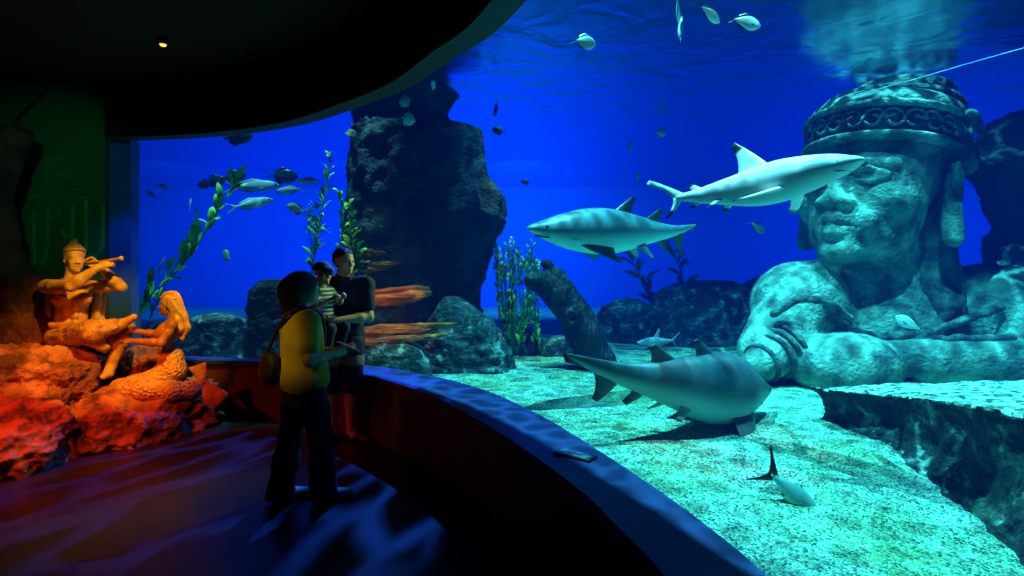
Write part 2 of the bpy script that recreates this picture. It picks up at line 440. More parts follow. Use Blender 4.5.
x = N.new('ShaderNodeMix'); x.data_type = 'RGBA'; x.blend_type = 'MULTIPLY'; x.inputs[0].default_value = 1
L.new(cr.outputs[0], x.inputs[6]); L.new(cr2.outputs[0], x.inputs[7]); L.new(x.outputs[2], b.inputs['Base Color'])
ad = N.new('ShaderNodeMath'); ad.operation = 'SUBTRACT'; L.new(nz.outputs['Fac'], ad.inputs[0]); L.new(vo.outputs['Distance'], ad.inputs[1])
bp = N.new('ShaderNodeBump'); bp.inputs['Strength'].default_value = .9; bp.inputs['Distance'].default_value = .03
L.new(ad.outputs[0], bp.inputs['Height']); L.new(bp.outputs[0], b.inputs['Normal'])
vs, fs = [], []; NV = 150
for i in range(NU):
    for j in range(NV):
        t_ = (j/(NV-1))**1.8; p = Gl[i]*(1-t_)+Fr[i]*t_
        vs.append((p[0],p[1],sandz(p[0],p[1])))
for i in range(NU-1):
    for j in range(NV-1): fs.append((i*NV+j, (i+1)*NV+j, (i+1)*NV+j+1, i*NV+j+1))
sand = mesh('ground', vs, fs, m_sand); struct(sand)

def slab_wall(name, a, b, z0, z1, th, mat):
    a = V(a); b = V(b); n = V((-(b-a).y,(b-a).x)).normalized()*th
    g = Geo(); q = [a,b,b+n,a+n]
    g.add([(p.x,p.y,z0) for p in q]+[(p.x,p.y,z1) for p in q], [(3,2,1,0),(4,5,6,7),(0,1,5,4),(1,2,6,5),(2,3,7,6),(3,0,4,7)])
    return struct(g.build(name, mat))
slab_wall('wall_back', (-15,18.65), (18,18.65), -.2, 4.8, .2, m_tank)
slab_wall('wall_right', (17.7,18.8), (17.7,-1.3), -.2, 4.8, .2, m_tank)
slab_wall('wall_tank_left', (-5.3,6.5), (-14.3,18.8), -.2, 4.8, .2, m_tank)
slab_wall('wall_left', (-8.2,-3), (-8.2,7), 0, 3.62, .2, m_black)
# jamb between the mural and the pane
g = Geo(); p0 = at(107.5,265,6.28).x; p1 = at(131,265,6.28).x
g.box((p0,6.28,0),(p1,6.42,3.62)); struct(g.build('trim_5', M('jamb painted with tank light', (.015,.10,.60), (.012,.08,.5), 4, .7)))  # blue light scattered from the tank is put into the jamb colour

# water body: clear blue, absorbs; an added blue glow stands in for scattered light
m_water = bpy.data.materials.new('blue tank water'); m_water.use_nodes = True
nt = m_water.node_tree; nt.nodes.remove(nt.nodes['Principled BSDF'])
ab = nt.nodes.new('ShaderNodeVolumeAbsorption'); em = nt.nodes.new('ShaderNodeEmission'); ad = nt.nodes.new('ShaderNodeAddShader')
ab.inputs[0].default_value = (.0,.62,.80,1); ab.inputs[1].default_value = .11
em.inputs[0].default_value = (.0,.10,1,1); em.inputs[1].default_value = .012
nt.links.new(ab.outputs[0], ad.inputs[0]); nt.links.new(em.outputs[0], ad.inputs[1]); nt.links.new(ad.outputs[0], nt.nodes['Material Output'].inputs['Volume'])
g = Geo(); Gw = offs(Gl,.01)
g.add(*strip(Gw,Fr,SURF+.02,SURF+.02)); g.add(*strip(Gw,Fr,-.1,-.1)); g.add(*strip(Gw,Gw,-.1,SURF+.02)); g.add(*strip(Fr,Fr,-.1,SURF+.02))
for i in (0,NU-1): g.add([(Gw[i][0],Gw[i][1],-.1),(Fr[i][0],Fr[i][1],-.1),(Fr[i][0],Fr[i][1],SURF+.02),(Gw[i][0],Gw[i][1],SURF+.02)], [(0,1,2,3)])
wo = g.build('water', m_water)
bm = bmesh.new(); bm.from_mesh(wo.data); bmesh.ops.remove_doubles(bm, verts=bm.verts, dist=1e-4); bmesh.ops.recalc_face_normals(bm, faces=bm.faces); bm.to_mesh(wo.data); bm.free()
struct(wo)
# rippled surface seen from below: total internal reflection at grazing angles, clear from straight below
m_surf = bpy.data.materials.new('rippled water surface'); m_surf.use_nodes = True
nt = m_surf.node_tree; N = nt.nodes; L = nt.links; N.remove(N['Principled BSDF'])
tr = N.new('ShaderNodeBsdfTransparent'); gl = N.new('ShaderNodeBsdfGlossy'); gl.inputs['Roughness'].default_value = .24; gl.inputs[0].default_value = (.50,.68,.95,1)
lwt = N.new('ShaderNodeLayerWeight'); lwt.inputs['Blend'].default_value = .5
cr = N.new('ShaderNodeValToRGB'); cr.color_ramp.elements[0].position = .30; cr.color_ramp.elements[1].position = .42
mx = N.new('ShaderNodeMixShader'); L.new(lwt.outputs['Facing'], cr.inputs[0]); L.new(cr.outputs[0], mx.inputs[0]); L.new(tr.outputs[0], mx.inputs[1]); L.new(gl.outputs[0], mx.inputs[2])
L.new(mx.outputs[0], N['Material Output'].inputs['Surface'])
tc = N.new('ShaderNodeTexCoord'); n1 = N.new('ShaderNodeTexNoise'); n1.inputs['Scale'].default_value = 1.6; n1.inputs['Detail'].default_value = 3; n1.inputs['Distortion'].default_value = .6
L.new(tc.outputs['Object'], n1.inputs['Vector'])
bp = N.new('ShaderNodeBump'); bp.inputs['Strength'].default_value = .8; bp.inputs['Distance'].default_value = .05; L.new(n1.outputs['Fac'], bp.inputs['Height']); L.new(bp.outputs[0], gl.inputs['Normal'])
vs, fs = strip(offs(Gl,.015), Fr*.999+Gl*.001, SURF, SURF)
struct(mesh('water_surface', vs, fs, m_surf))

# ------------------------------------------------------------------ lights
def spot(name, loc, target, power, color, size=60, blend=.5, radius=.03, gobo=None, smooth=None):
    l = bpy.data.lights.new(name, 'SPOT'); l.energy = power; l.color = color; l.spot_size = math.radians(size); l.spot_blend = blend; l.shadow_soft_size = radius
    o = bpy.data.objects.new(name, l); COL.objects.link(o); o.location = loc
    o.rotation_euler = (V(target)-V(loc)).to_track_quat('-Z','Y').to_euler()
    if gobo:                                # rippling light, as through a moving water surface
        sc_, lo, hi, sharp = gobo[:4]; st = gobo[4] if len(gobo) > 4 else (1,1,1)
        l.use_nodes = True; nt = l.node_tree; N = nt.nodes; L = nt.links
        e = N['Emission']; g = N.new('ShaderNodeTexCoord'); mp = N.new('ShaderNodeMapping'); mp.inputs['Scale'].default_value = st
        L.new(g.outputs['Normal'], mp.inputs['Vector'])
        nz = N.new('ShaderNodeTexNoise'); nz.inputs['Scale'].default_value = sc_*.6; nz.inputs['Detail'].default_value = 2
        L.new(mp.outputs[0], nz.inputs['Vector'])
        ml = N.new('ShaderNodeVectorMath'); ml.operation = 'MULTIPLY_ADD'; ml.inputs[1].default_value = (.9/sc_,)*3
        L.new(nz.outputs['Color'], ml.inputs[0]); L.new(mp.outputs[0], ml.inputs[2])
        vo = N.new('ShaderNodeTexVoronoi'); vo.feature = 'DISTANCE_TO_EDGE'; vo.inputs['Scale'].default_value = sc_
        L.new(ml.outputs[0], vo.inputs['Vector'])
        mr = N.new('ShaderNodeMapRange'); mr.interpolation_type = 'SMOOTHSTEP'; mr.inputs[1].default_value = 0; mr.inputs[2].default_value = sharp; mr.inputs[3].default_value = hi; mr.inputs[4].default_value = lo
        L.new(vo.outputs['Distance'], mr.inputs[0]); L.new(mr.outputs[0], e.inputs['Strength'])
    return o
WATERC = (.16,1,.98)
spot('tank lamp over gravel', (.3,5.2,8.6), (1.7,4.6,0), 4700, WATERC, 62, .6, .03, (34,.75,2.0,.16))
spot('added white spot on blacktip shark', (1.9,4.0,9.4), (1.72,4.25,2.3), 2600, (.75,1,.95), 11, .7, .05)  # extra narrow spot, added only to whiten the shark's back
spot('tank lamp over rock shelf', (3.7,4.2,9.0), (3.9,4.6,0), 3900, WATERC, 46, .4, .03, (34,.8,1.7,.2))
spot('tank lamp over stone figure', (3.9,6.5,9.8), (4.6,6.9,1), 3400, WATERC, 40, .5, .03, (26,.22,3.4,.13))
spot('tank lamp over far gravel', (.9,8.0,9.0), (1.2,8.0,0), 1800, (.12,.85,1), 42, .6, .04, (22,.5,2,.22))
spot('tank lamp over left plants', (-3.0,7.8,9.0), (-3.2,7.9,0), 1900, (.25,.95,.9), 34, .6, .02, (22,.5,2,.22))
spot('added green spot on bushy plant', (.1,8.0,9.2), (.05,8.6,.5), 2600, (.5,1,.30), 13, .7, .04)  # invented green spot that brightens the bush
spot('added green spot on upright kelp', (-2.5,6.7,4.05), (-2.15,7.5,1.4), 110, (.6,1,.2), 52, .7, .04)  # added under the surface to brighten these stems
spot('added green spot on leaning kelp', (-4.2,7.0,4.05), (-4.4,7.5,1.8), 70, (.3,1,.2), 60, .7, .04)  # another added green spot, lifts the leaning stem
for i, (x, p) in enumerate(((-9,1300),(-4.5,1500),(.2,3000),(5.5,320),(10.5,1050),(15,1200))):
    spot('added blue backdrop light', (x,13.2,3.7), (x,18.6,2.0), p, (.05,.42,1) if x == .2 else (.03,.27,1), 120, 1, .05)  # unseen lights added to give the backdrop its blue
# the dark hall
spot('blue light rippling out of the tank', (-.6,7.4,3.9), (-1.95,4.25,0), 680, (.02,.14,1), 39, .6, .03, (13,.02,3.2,.17,(1,.5,1)))
spot('cyan tank glow on visitors', (.9,6.6,2.9), (-1.5,4.65,1.22), 430, (.7,1,.35), 24, .7, .2)
spot('red stage lamp', (-3.0,2.8,2.3), (-4.0,5.0,.25), 220, (1,.10,.012), 46, .5, .04)
spot('amber stage lamp', (-2.5,3.9,3.1), (-3.88,5.5,.98), 450, (1,.50,.045), 40, .5, .03)
spot('green mural lamp', (-2.9,2.4,3.3), (-5.1,6.2,2.35), 60, (.06,1,.42), 34, .7, .05)
spot('added blue jamb fill', (-3.5,4.9,2.9), (-4.33,6.3,1.75), 40, (.03,.16,1), 26, .8, .05)  # added fill standing in for tank light scattered onto the jamb
spot('added cyan spot on shoal', (-4.2,9.0,9.2), (-4.5,9.3,3.0), 2200, (.3,1,.95), 20, .7, .03)  # unseen spot added to brighten the fish at the water line
spot('added warm bounce fill', (-3.2,1.6,2.9), (-1.44,3.8,1.0), 115, (1,.62,.08), 11, .9, .1)  # added fill standing in for stage light bounced onto the woman
spot('red floor lamp', (-4.3,3.4,2.3), (-3.1,4.6,.0), 150, (1,.05,.01), 60, .8, .08)
spot('orange lamp on driftwood planks', (-1.32,6.15,2.0), (-1.55,7.1,.9), 60, (1,.34,.02), 50, .7, .05)
# ------------------------------------------------------------------ rocks in the tank
m_rockd = M('dark wet rock', (.006,.012,.018), (.020,.038,.045), 4, .8, 1, 20, detail=12, c3=(.012,.022,.028))
m_rockl = M('algae speckled rock', (.025,.05,.06), (.34,.46,.42), 8, .85, 1, 24, detail=14, lo=.44, hi=.70, c3=(.06,.10,.10))
m_rockg = M('gravel topped rock', (.008,.016,.018), (.17,.30,.20), 6, .85, 1, 20, detail=14, lo=.42, hi=.72, c3=(.022,.042,.036), topmix=(.62,.86,26))
def R(name, rows, Y, mat, label, dep=.8, amp=.15, f=1.2, seed=1, cy=None, group=None, ridge=.5, **k):
    o = loft_rock(name, rows_px(rows, Y, dep, cy), mat, amp, f, seed, ridge=ridge, **k)
    return tag(o, label, 'rock', group)
R('rock_pillar', [(84,356,466),(100,354,454),(113,352,446),(122,352,450),(129,350,464),(137,350,476),(150,349,483),(175,348,492),(200,348,505),(224,348,503),(246,350,491),(275,350,483),(300,350,480),(335,345,480),(372,335,490)],  # top rows widened to imitate the pillar's reflection in the surface
  8.6, m_rockd, 'tall dark rock pillar with overhanging right side behind the visitors', .62, .20, 1.0, 3)
R('rock', [(297,444,462),(306,436,474),(322,430,490),(340,426,503),(358,424,512),(376,420,517)], 7.6, m_rockl, 'pale speckled rock at the foot of the tall dark pillar', .7, .17, 2.0, 6)
R('rock', [(335,372,392),(345,362,415),(360,356,428),(380,350,434)], 6.9, m_rockl, 'low speckled rock behind the ledge below the orange planks', .5, .08, 2.4, 8)
R('rock', [(280,262,284),(290,254,294),(310,250,300),(335,247,306),(365,244,312)], 7.8, m_rockd, 'upright dark blue rock behind the woman in yellow', .8, .12, 1.6, 11)
R('rock', [(314,204,232),(320,192,246),(335,186,250),(365,180,254)], 8.6, m_rockl, 'low rock with pale ridged top seen between mermaid and woman', .6, .10, 2.2, 14)
R('rock', [(322,150,186),(332,142,196),(365,136,200)], 8.2, m_rockd, 'low dark rock inside the tank behind the mermaid', .6, .1, 2, 17)
R('rock_column', [(228,127,131),(245,125,133),(270,124,135),(300,124,137),(330,122,139),(366,118,141)], 6.75, m_rockl, 'narrow jagged rock at the far left edge of the tank pane', 1.0, .05, 4, 19)
R('boulder', [(299,616,640),(306,603,652),(320,598,660),(336,596,664),(352,594,668)], 10.4, m_rockl, 'rounded far boulder, left one of the pair behind the driftwood', .8, .12, 1.5, 21)
R('boulder', [(281,690,730),(288,668,744),(303,652,752),(322,644,758),(340,640,762),(353,636,764)], 10.2, m_rockl, 'largest rounded far boulder behind the bottom shark', .6, .16, 1.3, 23)
R('boulder', [(276,760,800),(288,742,830),(310,735,850),(356,730,860)], 10.6, m_rockd, 'dark far boulder half hidden by the shoulder of the stone figure', .6, .15, 1.3, 25)
R('boulder', [(330,520,534),(338,512,542),(356,506,548)], 9.0, m_rockd, 'small dark rock beneath the bushy water plant', .7, .08, 2, 27)
R('boulder', [(336,553,566),(342,545,572),(358,540,578)], 8.8, m_rockl, 'small pale rock between bushy plant and driftwood trunk', .7, .08, 2, 29)
R('boulder', [(338,486,500),(346,480,508),(360,476,512)], 8.9, m_rockl, 'small rock between the pillar foot and the bushy plant', .7, .08, 2, 30)
R('rock', [(112,1014,1110),(122,1000,1130),(142,981,1150),(162,972,1160),(182,984,1165),(205,998,1170),(232,1003,1170),(262,994,1180),(300,985,1190),(380,975,1200)], 7.6, m_rockd, 'dark jagged rock rising at the right edge beside the stone head', .5, .16, 1.6, 33)
# gravel-topped shelf at lower right
def shelf():
    top = [(2.72,5.10,.50),(2.74,4.75,.54),(2.86,4.3,.62),(2.83,3.9,.68),(2.72,3.45,.76),(2.62,3.0,.83),(2.55,2.5,.88),(2.5,1.9,.90),(2.45,1.2,.92)]
    bot = [(2.74,5.06,.1),(2.78,4.7,.1),(2.78,4.3,.1),(2.70,3.9,.1),(2.60,3.4,.1),(2.48,3.0,.1),(2.30,2.5,.1),(2.15,1.9,.1),(2.05,1.2,.1)]
    n = 170; T = spline(top,n); B = spline(bot,n); vs, fs = [], []
    d = rock_disp(.085, 2.4, 41, .55); rows = 90
    for i in range(n):
        x1 = 7.2; back = V((x1, T[i][1]*1.02+.35, T[i][2]+.02))
        t0, b0 = V(T[i]), V(B[i])
        for j in range(rows):
            u = j/(rows-1)
            if u < .5:
                k = u/.5; p = b0.lerp(t0, k)
                p.x += -.16*math.sin(k*math.pi)*0 + .16*math.sin(k*math.pi)*.6
                nr = V((-1,-.3,.1))
            else:
                k = (u-.5)/.5; k2 = k**1.6; p = t0.lerp(back, k2); nr = V((-.3*(1-k),-.1,1)); p.z -= .05*(1-k)**6
            nr.normalize(); vs.append(p+nr*d(p)*(1.0 if u<.5 else .55))
        
    for i in range(n-1):
        for j in range(rows-1): fs.append((i*rows+j, i*rows+j+1, (i+1)*rows+j+1, (i+1)*rows+j))
    # far end face
    b = len(vs); e = [vs[j] for j in range(rows)]; vs.append(V((5,5.2,.1))); fs += [(b, j+1, j) for j in range(rows-1)]
    return tag(mesh('rock_shelf', vs, fs, m_rockg), 'big dark foreground rock shelf with gravel on top at lower right', 'rock')
shelf()

# ------------------------------------------------------------------ giant stone figure
m_stone = M('green grey carved stone', (.05,.11,.10), (.26,.44,.34), 3.4, .8, .8, 22, detail=12, lo=.38, hi=.62, c3=(.14,.26,.21))
m_stoned = M('dark grooved stone', (.02,.04,.045), (.10,.18,.15), 5, .8, .7, 22)
def stone_figure():
    root = empty('stone_statue', (4.9,7.4,.2)); O = np.array(root.location)
    tag(root, 'giant sunken stone figure with crowned head turned to the left', 'statue')
    P = lambda px,py,Y: np.array(at(px,py,Y))-O
    fr = frame((2.4,2.4,2.16), np.array((4.7,7.4,1.504))-O, math.radians(-55), math.radians(8))
    m = fr[0].mean()
    S = Sdf(.024)
    head_prims(S, fr, 1, lobes=True, big=True)
    S.cone(hp(fr,(0,.08,.25)), hp(fr,(0,.12,-.25)), .21*m, .25*m, .12)
    # torso, shoulders, arms, folded legs
    S.ell(P(890,345,7.7), (1.45,1.0,.95), .25)
    S.ell(P(800,303,7.45), (.62,.62,.55), .25); S.ell(P(992,305,7.3), (.75,.65,.55), .25)
    S.cone(P(800,305,7.4), P(768,350,6.95), .50, .36, .12)
    S.cone(P(788,348,6.85), P(757,366,6.60), .31, .20, .05)
    S.ell(P(846,366,6.62), (.66,.5,.40), .06, rotz(.15))
    S.path([P(872,352,6.62),P(930,362,6.5),P(1010,366,6.45)], [.13,.27,.36], .05)
    S.path([P(1000,310,7.0),P(1030,350,6.7)], [.42,.40], .1)
    d = rock_disp(.014, 4.5, 51, .5)
    S.mesh('body', m_stone, root, 1, disp=lambda p: d(p))
    # crown: band with raised rims, domed tiers and a top knot leaning back
    def ring(z0, z1, rx, ry, th, cy, tilt, name, mat, parent, n=96, bul=0):
        g = Geo(); prof = [(0,z0),(th,z0),(th+bul,(z0*2+z1)/3),(th+bul,(z0+2*z1)/3),(th,z1),(0,z1)]
        vs, fs = [], []
        for i in range(n):
            a = 2*math.pi*i/n
            for t, z in prof:
                x = (rx+t)*math.cos(a); y = cy+(ry+t)*math.sin(a)
                vs.append(hp(fr,(x,y,z+tilt*(y-cy))))
        k = len(prof)
        for i in range(n):
            for j in range(k): fs.append((i*k+j, ((i+1)%n)*k+j, ((i+1)%n)*k+(j+1)%k, i*k+(j+1)%k))
        g.add(vs, fs); return g.build(name, mat, parent, smooth=False)
    cb = ring(.735,.925,.305,.375,.05,.05,.02,'crown_band',m_stoned,root)
    for z in (.735,.915): ring(z-.012,z+.028,.315,.385,.055,.05,.02,'band_rim',m_stone,cb,bul=.012)
    g = Geo()
    for q in range(26):                     # carved scrolls round the band
        a0 = 2*math.pi*q/26; pts = []
        for t in range(15):
            th = t/14*4.2*math.pi*.62; r = .068*(1-.72*t/14)
            s = 1 if q % 2 else -1
            aa = a0 + r*math.cos(th)*s/.42; z = .832 + r*math.sin(th)
            pts.append(hp(fr,(.361*math.cos(aa), .05+.431*math.sin(aa), z+.02*.43*math.sin(aa))))
        g.tube(pts, .022, 6)
    g.build('scroll_relief', m_stone, cb, smooth=True)
    def dome(rows, name, mat, n=64, rib=0):
        vs, fs = [], []
        for (z,r,cx,cy) in rows:
            for j in range(n):
                a = 2*math.pi*j/n; rr = r*(1+rib*math.cos(a*24))
                vs.append(hp(fr,(cx+rr*math.cos(a)*.92, cy+rr*math.sin(a)*1.1, z)))
        for i in range(len(rows)-1):
            for j in range(n): fs.append((i*n+j, i*n+(j+1)%n, (i+1)*n+(j+1)%n, (i+1)*n+j))
        fs.append(tuple(range(n))); fs.append(tuple(range((len(rows)-1)*n, len(rows)*n)))
        return mesh(name, vs, fs, mat, root)
    dome([(.88,.38,0,.06),(.95,.395,0,.07),(1.01,.385,0,.10),(1.055,.345,0,.13)], 'crown_tier', m_stone)
    dome([(1.035,.355,0,.15),(1.05,.375,0,.16),(1.085,.37,0,.17),(1.10,.33,0,.18)], 'crown_tier', m_stoned)
    dome([(1.09,.315,0,.20),(1.125,.315,0,.22),(1.15,.27,0,.24)], 'crown_tier', m_stone)
    dome([(1.13,.255,0,.27),(1.145,.275,0,.28),(1.235,.265,0,.32),(1.25,.27,0,.33),(1.262,.22,0,.335)], 'top_knot', m_stoned, rib=.015)
    S = Sdf(.026)                           # flaring ornaments over the ears and the fall of cloth behind
    for x in (-1,1):
        S = Sdf(.026)
        S.ell(hp(fr,(x*.34,.10,.84)), (.17,.20,.26), .04, fr[2]); S.ell(hp(fr,(x*.42,.08,.88)), (.10,.12,.13), .03, fr[2], True)
        S.path([hp(fr,(x*.34,.11,.75)),hp(fr,(x*.36,.16,.66)),hp(fr,(x*.36,.12,.60))], [.17,.14,.06], .05)
        S.path([hp(fr,(x*.37,.18,.95)),hp(fr,(x*.41,.25,.86))], [.10,.04], .05)
        S.mesh('ear_ornament', m_stoned, root)
    S = Sdf(.03)
    for x in (-1,1): S.path([hp(fr,(x*.16,.22,.70)),hp(fr,(x*.17,.22,.3)),hp(fr,(x*.22,.22,-.1)),hp(fr,(x*.32,.16,-.3))], [.34,.34,.36,.25], .1)
    dd = rock_disp(.04, 2.5, 61, .6)
    S.mesh('headcloth', m_stoned, root, disp=lambda p: dd(p))
    g = Geo()                               # rings on the forearm, necklace cords
    for t, r in ((.15,.325),(.32,.305),(.5,.275),(.85,.225)):
        a, b = V(P(788,348,6.85)), V(P(757,366,6.60)); c = a.lerp(b,t); ax = (b-a).normalized()
        u = ax.cross(V((0,0,1))).normalized(); v = ax.cross(u); 
        g.tube([c+u*math.cos(k/24*2*math.pi)*r+v*math.sin(k/24*2*math.pi)*r for k in range(25)], .03, 6, caps=False)
    g.build('bracelet', m_stoned, root, smooth=True)
    def drape(pts, r, name):
        S = Sdf(.022); q = spline([P(*p) for p in pts], 16); S.path(list(q), [r]*16, .01); S.mesh(name, m_stoned, root, disp=lambda p: .03*noise.noise(V(p)*9))
    drape([(772,314,6.72),(800,300,6.62),(826,303,6.60),(850,318,6.68)], .045, 'shoulder_cord')
    drape([(828,306,6.62),(845,325,6.70),(880,338,6.80),(930,330,6.75),(960,300,6.75)], .06, 'necklace')
    drape([(905,345,6.75),(950,325,6.68),(1000,308,6.62)], .05, 'shoulder_cord')
    drape([(880,348,6.7),(940,340,6.45),(1010,338,6.35)], .05, 'cloth_fold')
stone_figure()

# ------------------------------------------------------------------ driftwood trunk and planks
m_drift = M('blackened driftwood', (.003,.005,.007), (.012,.018,.022), 6, .6, .8, 12, stretch=(3,3,.6))
def driftwood():
    S = Sdf(.016); a = lambda px,py,Y=7.5: at(px,py,Y)
    S.path([a(606,384),a(596,360),a(584,335),a(572,312),a(560,296),a(545,284),a(531,281)], [.24,.22,.24,.22,.20,.17,.11], .06)
    S.path([a(580,318),a(567,292),a(557,276),a(546,264)], [.16,.12,.09,.055], .05)
    S.ell(a(572,318,7.27), (.10,.06,.13), .03); S.ell(a(572,318,7.20), (.055,.06,.08), .02, None, True)
    S.path([a(531,281),a(528,284)], [.12,.04], .04)
    def d(p):
        return .035*noise.fractal(V((p.x*7,p.y*7,p.z*1.8)),.8,2,5)+.03*noise.noise(V((p.x*2,p.y*2,p.z*2)))
    o = S.mesh('driftwood_trunk', m_drift, None, 1, disp=d)
    tag(o, 'black forked driftwood trunk leaning on the gravel', 'driftwood')
driftwood()
m_plank = M('weathered orange brown wood', (.22,.05,.005), (.62,.20,.02), 3, .7, .8, 9, stretch=(.6,7,7), c3=(.40,.11,.012))
def plank(pts, rs, Y, label, seed, flat=.6):
    S = Sdf(.012); S.path([at(px,py,Y+dy) for px,py,dy in pts], rs, .02)
    o = S.mesh('plank', m_plank, None, 1, disp=lambda p: .022*noise.fractal(V((p.x*1.5+seed,p.y*9,p.z*16)),.8,2,4))
    return tag(o, label, 'driftwood', None)
plank([(346,254,0),(370,253,0),(386,253,.05)], [.05,.045,.02], 7.2, 'thin uppermost orange-lit driftwood plank beside the man', 1)
plank([(346,270,0),(366,268,0),(382,266,.03),(398,264,.05)], [.10,.085,.06,.015], 7.2, 'curved orange-lit driftwood piece, second from the top', 2)
plank([(346,294,0),(390,292,0),(415,289,0),(427,289,0)], [.05,.055,.05,.035], 7.15, 'slim orange-lit plank lying on the middle beam', 3)
plank([(346,302,-.05),(385,300,-.05),(412,297,-.05),(430,293,0)], [.085,.08,.07,.03], 7.05, 'middle orange-lit driftwood beam with split end', 4)
plank([(346,311,0),(380,309,0),(405,307,0)], [.045,.045,.015], 7.1, 'short thin orange-lit plank under the middle beam', 5)
plank([(340,338,-.05),(380,334,-.05),(420,329,0),(456,323,.05)], [.115,.11,.075,.02], 7.0, 'lowest and longest orange-lit driftwood beam', 6)
plank([(352,345,-.15),(400,340,-.15),(450,334,0)], [.06,.05,.015], 6.95, 'thin long plank along the underside of the lowest beam', 7)

# ------------------------------------------------------------------ fins and bodies of swimmers
def lens_fin(g, A, B, T1, T2, th=.02, lead=0.0, trail=0.0, fwd=V((1,0,0)), n=9, col=None, tipcol=None, tipfrac=.75, side=None):
    A,B,T1,T2 = V(A),V(B),V(T1),V(T2)
    out = ((T1+T2)/2-(A+B)/2).normalized(); ch = (A-B).normalized()
    nr = ch.cross(out).normalized()
    vs, fs, cs = [], [], []
    us = [0,.12,.3,.5,.7,.88,1]
    for i in range(n+1):
        v = i/n
        l = A*(1-v)**2 + ((A+T1)/2+fwd*lead)*2*v*(1-v) + T1*v*v
        t = B*(1-v)**2 + ((B+T2)/2+fwd*trail)*2*v*(1-v) + T2*v*v
        tt = th*(1-.8*v)
        for k, u in enumerate(us):
            p = l.lerp(t,u); h = tt*math.sin(math.pi*min(1,(u*.9+.05)))**.8*(1-.45*u)
            if u in (0,1): h = tt*.06
            vs.append(p+nr*h); cs.append(tipcol if (tipcol and v > tipfrac) else col)
        for k, u in reversed(list(enumerate(us))):
            p = l.lerp(t,u); h = tt*math.sin(math.pi*min(1,(u*.9+.05)))**.8*(1-.45*u)
            if u in (0,1): h = tt*.06
            vs.append(p-nr*h); cs.append(tipcol if (tipcol and v > tipfrac) else col)
    m = len(us)*2
    for i in range(n):
        for k in range(m): fs.append((i*m+k, i*m+(k+1)%m, (i+1)*m+(k+1)%m, (i+1)*m+k))
    fs.append(tuple(range(m))); fs.append(tuple(range(n*m,(n+1)*m)))
    b = len(g.v); g.v += [tuple(v) for v in vs]; g.f += [tuple(i+b for i in f) for f in fs]; g.c += [c or (1,1,1) for c in cs]
def body_loft(g, prof, ns=70, nr=36, colf=None, sq=1.0):
    # prof: (s, z_centre, half height up, half height down, half width) along -x
    P = spline(prof, ns); vs, fs, cs = [], [], []
    for (s,zc,hu,hd,hw) in P:
        for j in range(nr):
            a = 2*math.pi*j/nr; c, q = math.cos(a), math.sin(a)
            c2 = math.copysign(abs(c)**sq,c)
            z = q*(hu if q > 0 else hd)
            vs.append((-s, c2*max(hw,.0004), zc+z)); cs.append(colf(s, q, zc+z) if colf else (1,1,1))
    for i in range(ns-1):
        for j in range(nr): fs.append((i*nr+j, i*nr+(j+1)%nr, (i+1)*nr+(j+1)%nr, (i+1)*nr+j))
    fs.append(tuple(range(nr))); fs.append(tuple(range((ns-1)*nr, ns*nr)))
    b = len(g.v); g.v += vs; g.f += [tuple(i+b for i in f) for f in fs]; g.c += cs
def lerp3(a,b,t): return tuple(x+(y-x)*t for x,y in zip(a,b))
def sstep(a,b,x): t = min(1,max(0,(x-a)/(b-a))); return t*t*(3-2*t)
m_shark = M('shark skin', (.92,.92,.92), (1,1,1), 6, .42, .05, 40, vcol=True)
m_dark = M('black eye', (.005,.005,.006), rough=.15)
def shark(name, label, nose, tail, profile, fins, colf, L=1.0, bend=0.0, droop=0.0, roll=0.0, eye=None, gills=None, mouth=None, mat=None):
    """nose and tail are the two ends; profile and fins are in body lengths, nose at the origin, facing +x"""
    N_, T_ = V(nose), V(tail); ln = (N_-T_).length
    g = Geo(); body_loft(g, profile, colf=colf)
    for f in fins:
        lens_fin(g, *f[0], **f[1])
    def warp(p):
        x,y,z = p
        t = max(0, -x-.25)
        return V((x, y+bend*t*t, z+droop*t*t))
    # fit so that bent nose-tail axis has the asked length and direction
    e0 = warp((0,0,0)); e1 = warp((-1,0,0)); k = ln/(e0-e1).length
    ax = (e0-e1).normalized(); want = (N_-T_).normalized()
    def basis(x):
        up = V((0,0,1)); y = up.cross(x).normalized(); z = x.cross(y); return Matrix((x,y,z)).transposed()
    Rr = basis(want) @ Matrix.Rotation(roll,3,'X') @ basis(ax).transposed()
    root = empty(name, N_); tag(root, label, 'shark')
    tf = lambda p: Rr @ (warp(p)*k)
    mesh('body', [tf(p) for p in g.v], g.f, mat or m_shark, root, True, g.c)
    if eye:
        for s in (-1,1):
            bm = bmesh.new(); bmesh.ops.create_uvsphere(bm, u_segments=14, v_segments=10, radius=eye[3]*k)
            for v in bm.verts: v.co = v.co + tf((eye[0], s*eye[1], eye[2]))
            me = bpy.data.meshes.new('eye'); bm.to_mesh(me); bm.free(); link('eye', me, m_dark, root)
    if gills:
        for s in (-1,1):
            gg = Geo()
            for q in range(5):
                x0 = gills[0]-q*gills[1]
                gg.tube([tf((x0-.008*math.sin(t/6*math.pi), s*gills[2](x0,t/6), gills[3]+(gills[4]-gills[3])*t/6)) for t in range(7)], .0022*k, 5)
            gg.build('gill_slits', m_gill, root, smooth=True)
    if mouth:
        gg = Geo(); gg.tube([tf(p) for p in spline(mouth, 15)], .0035*k, 6); gg.build('mouth', m_gill, root, smooth=True)
    return root
m_gill = M('dark slit', (.03,.05,.06), rough=.7)
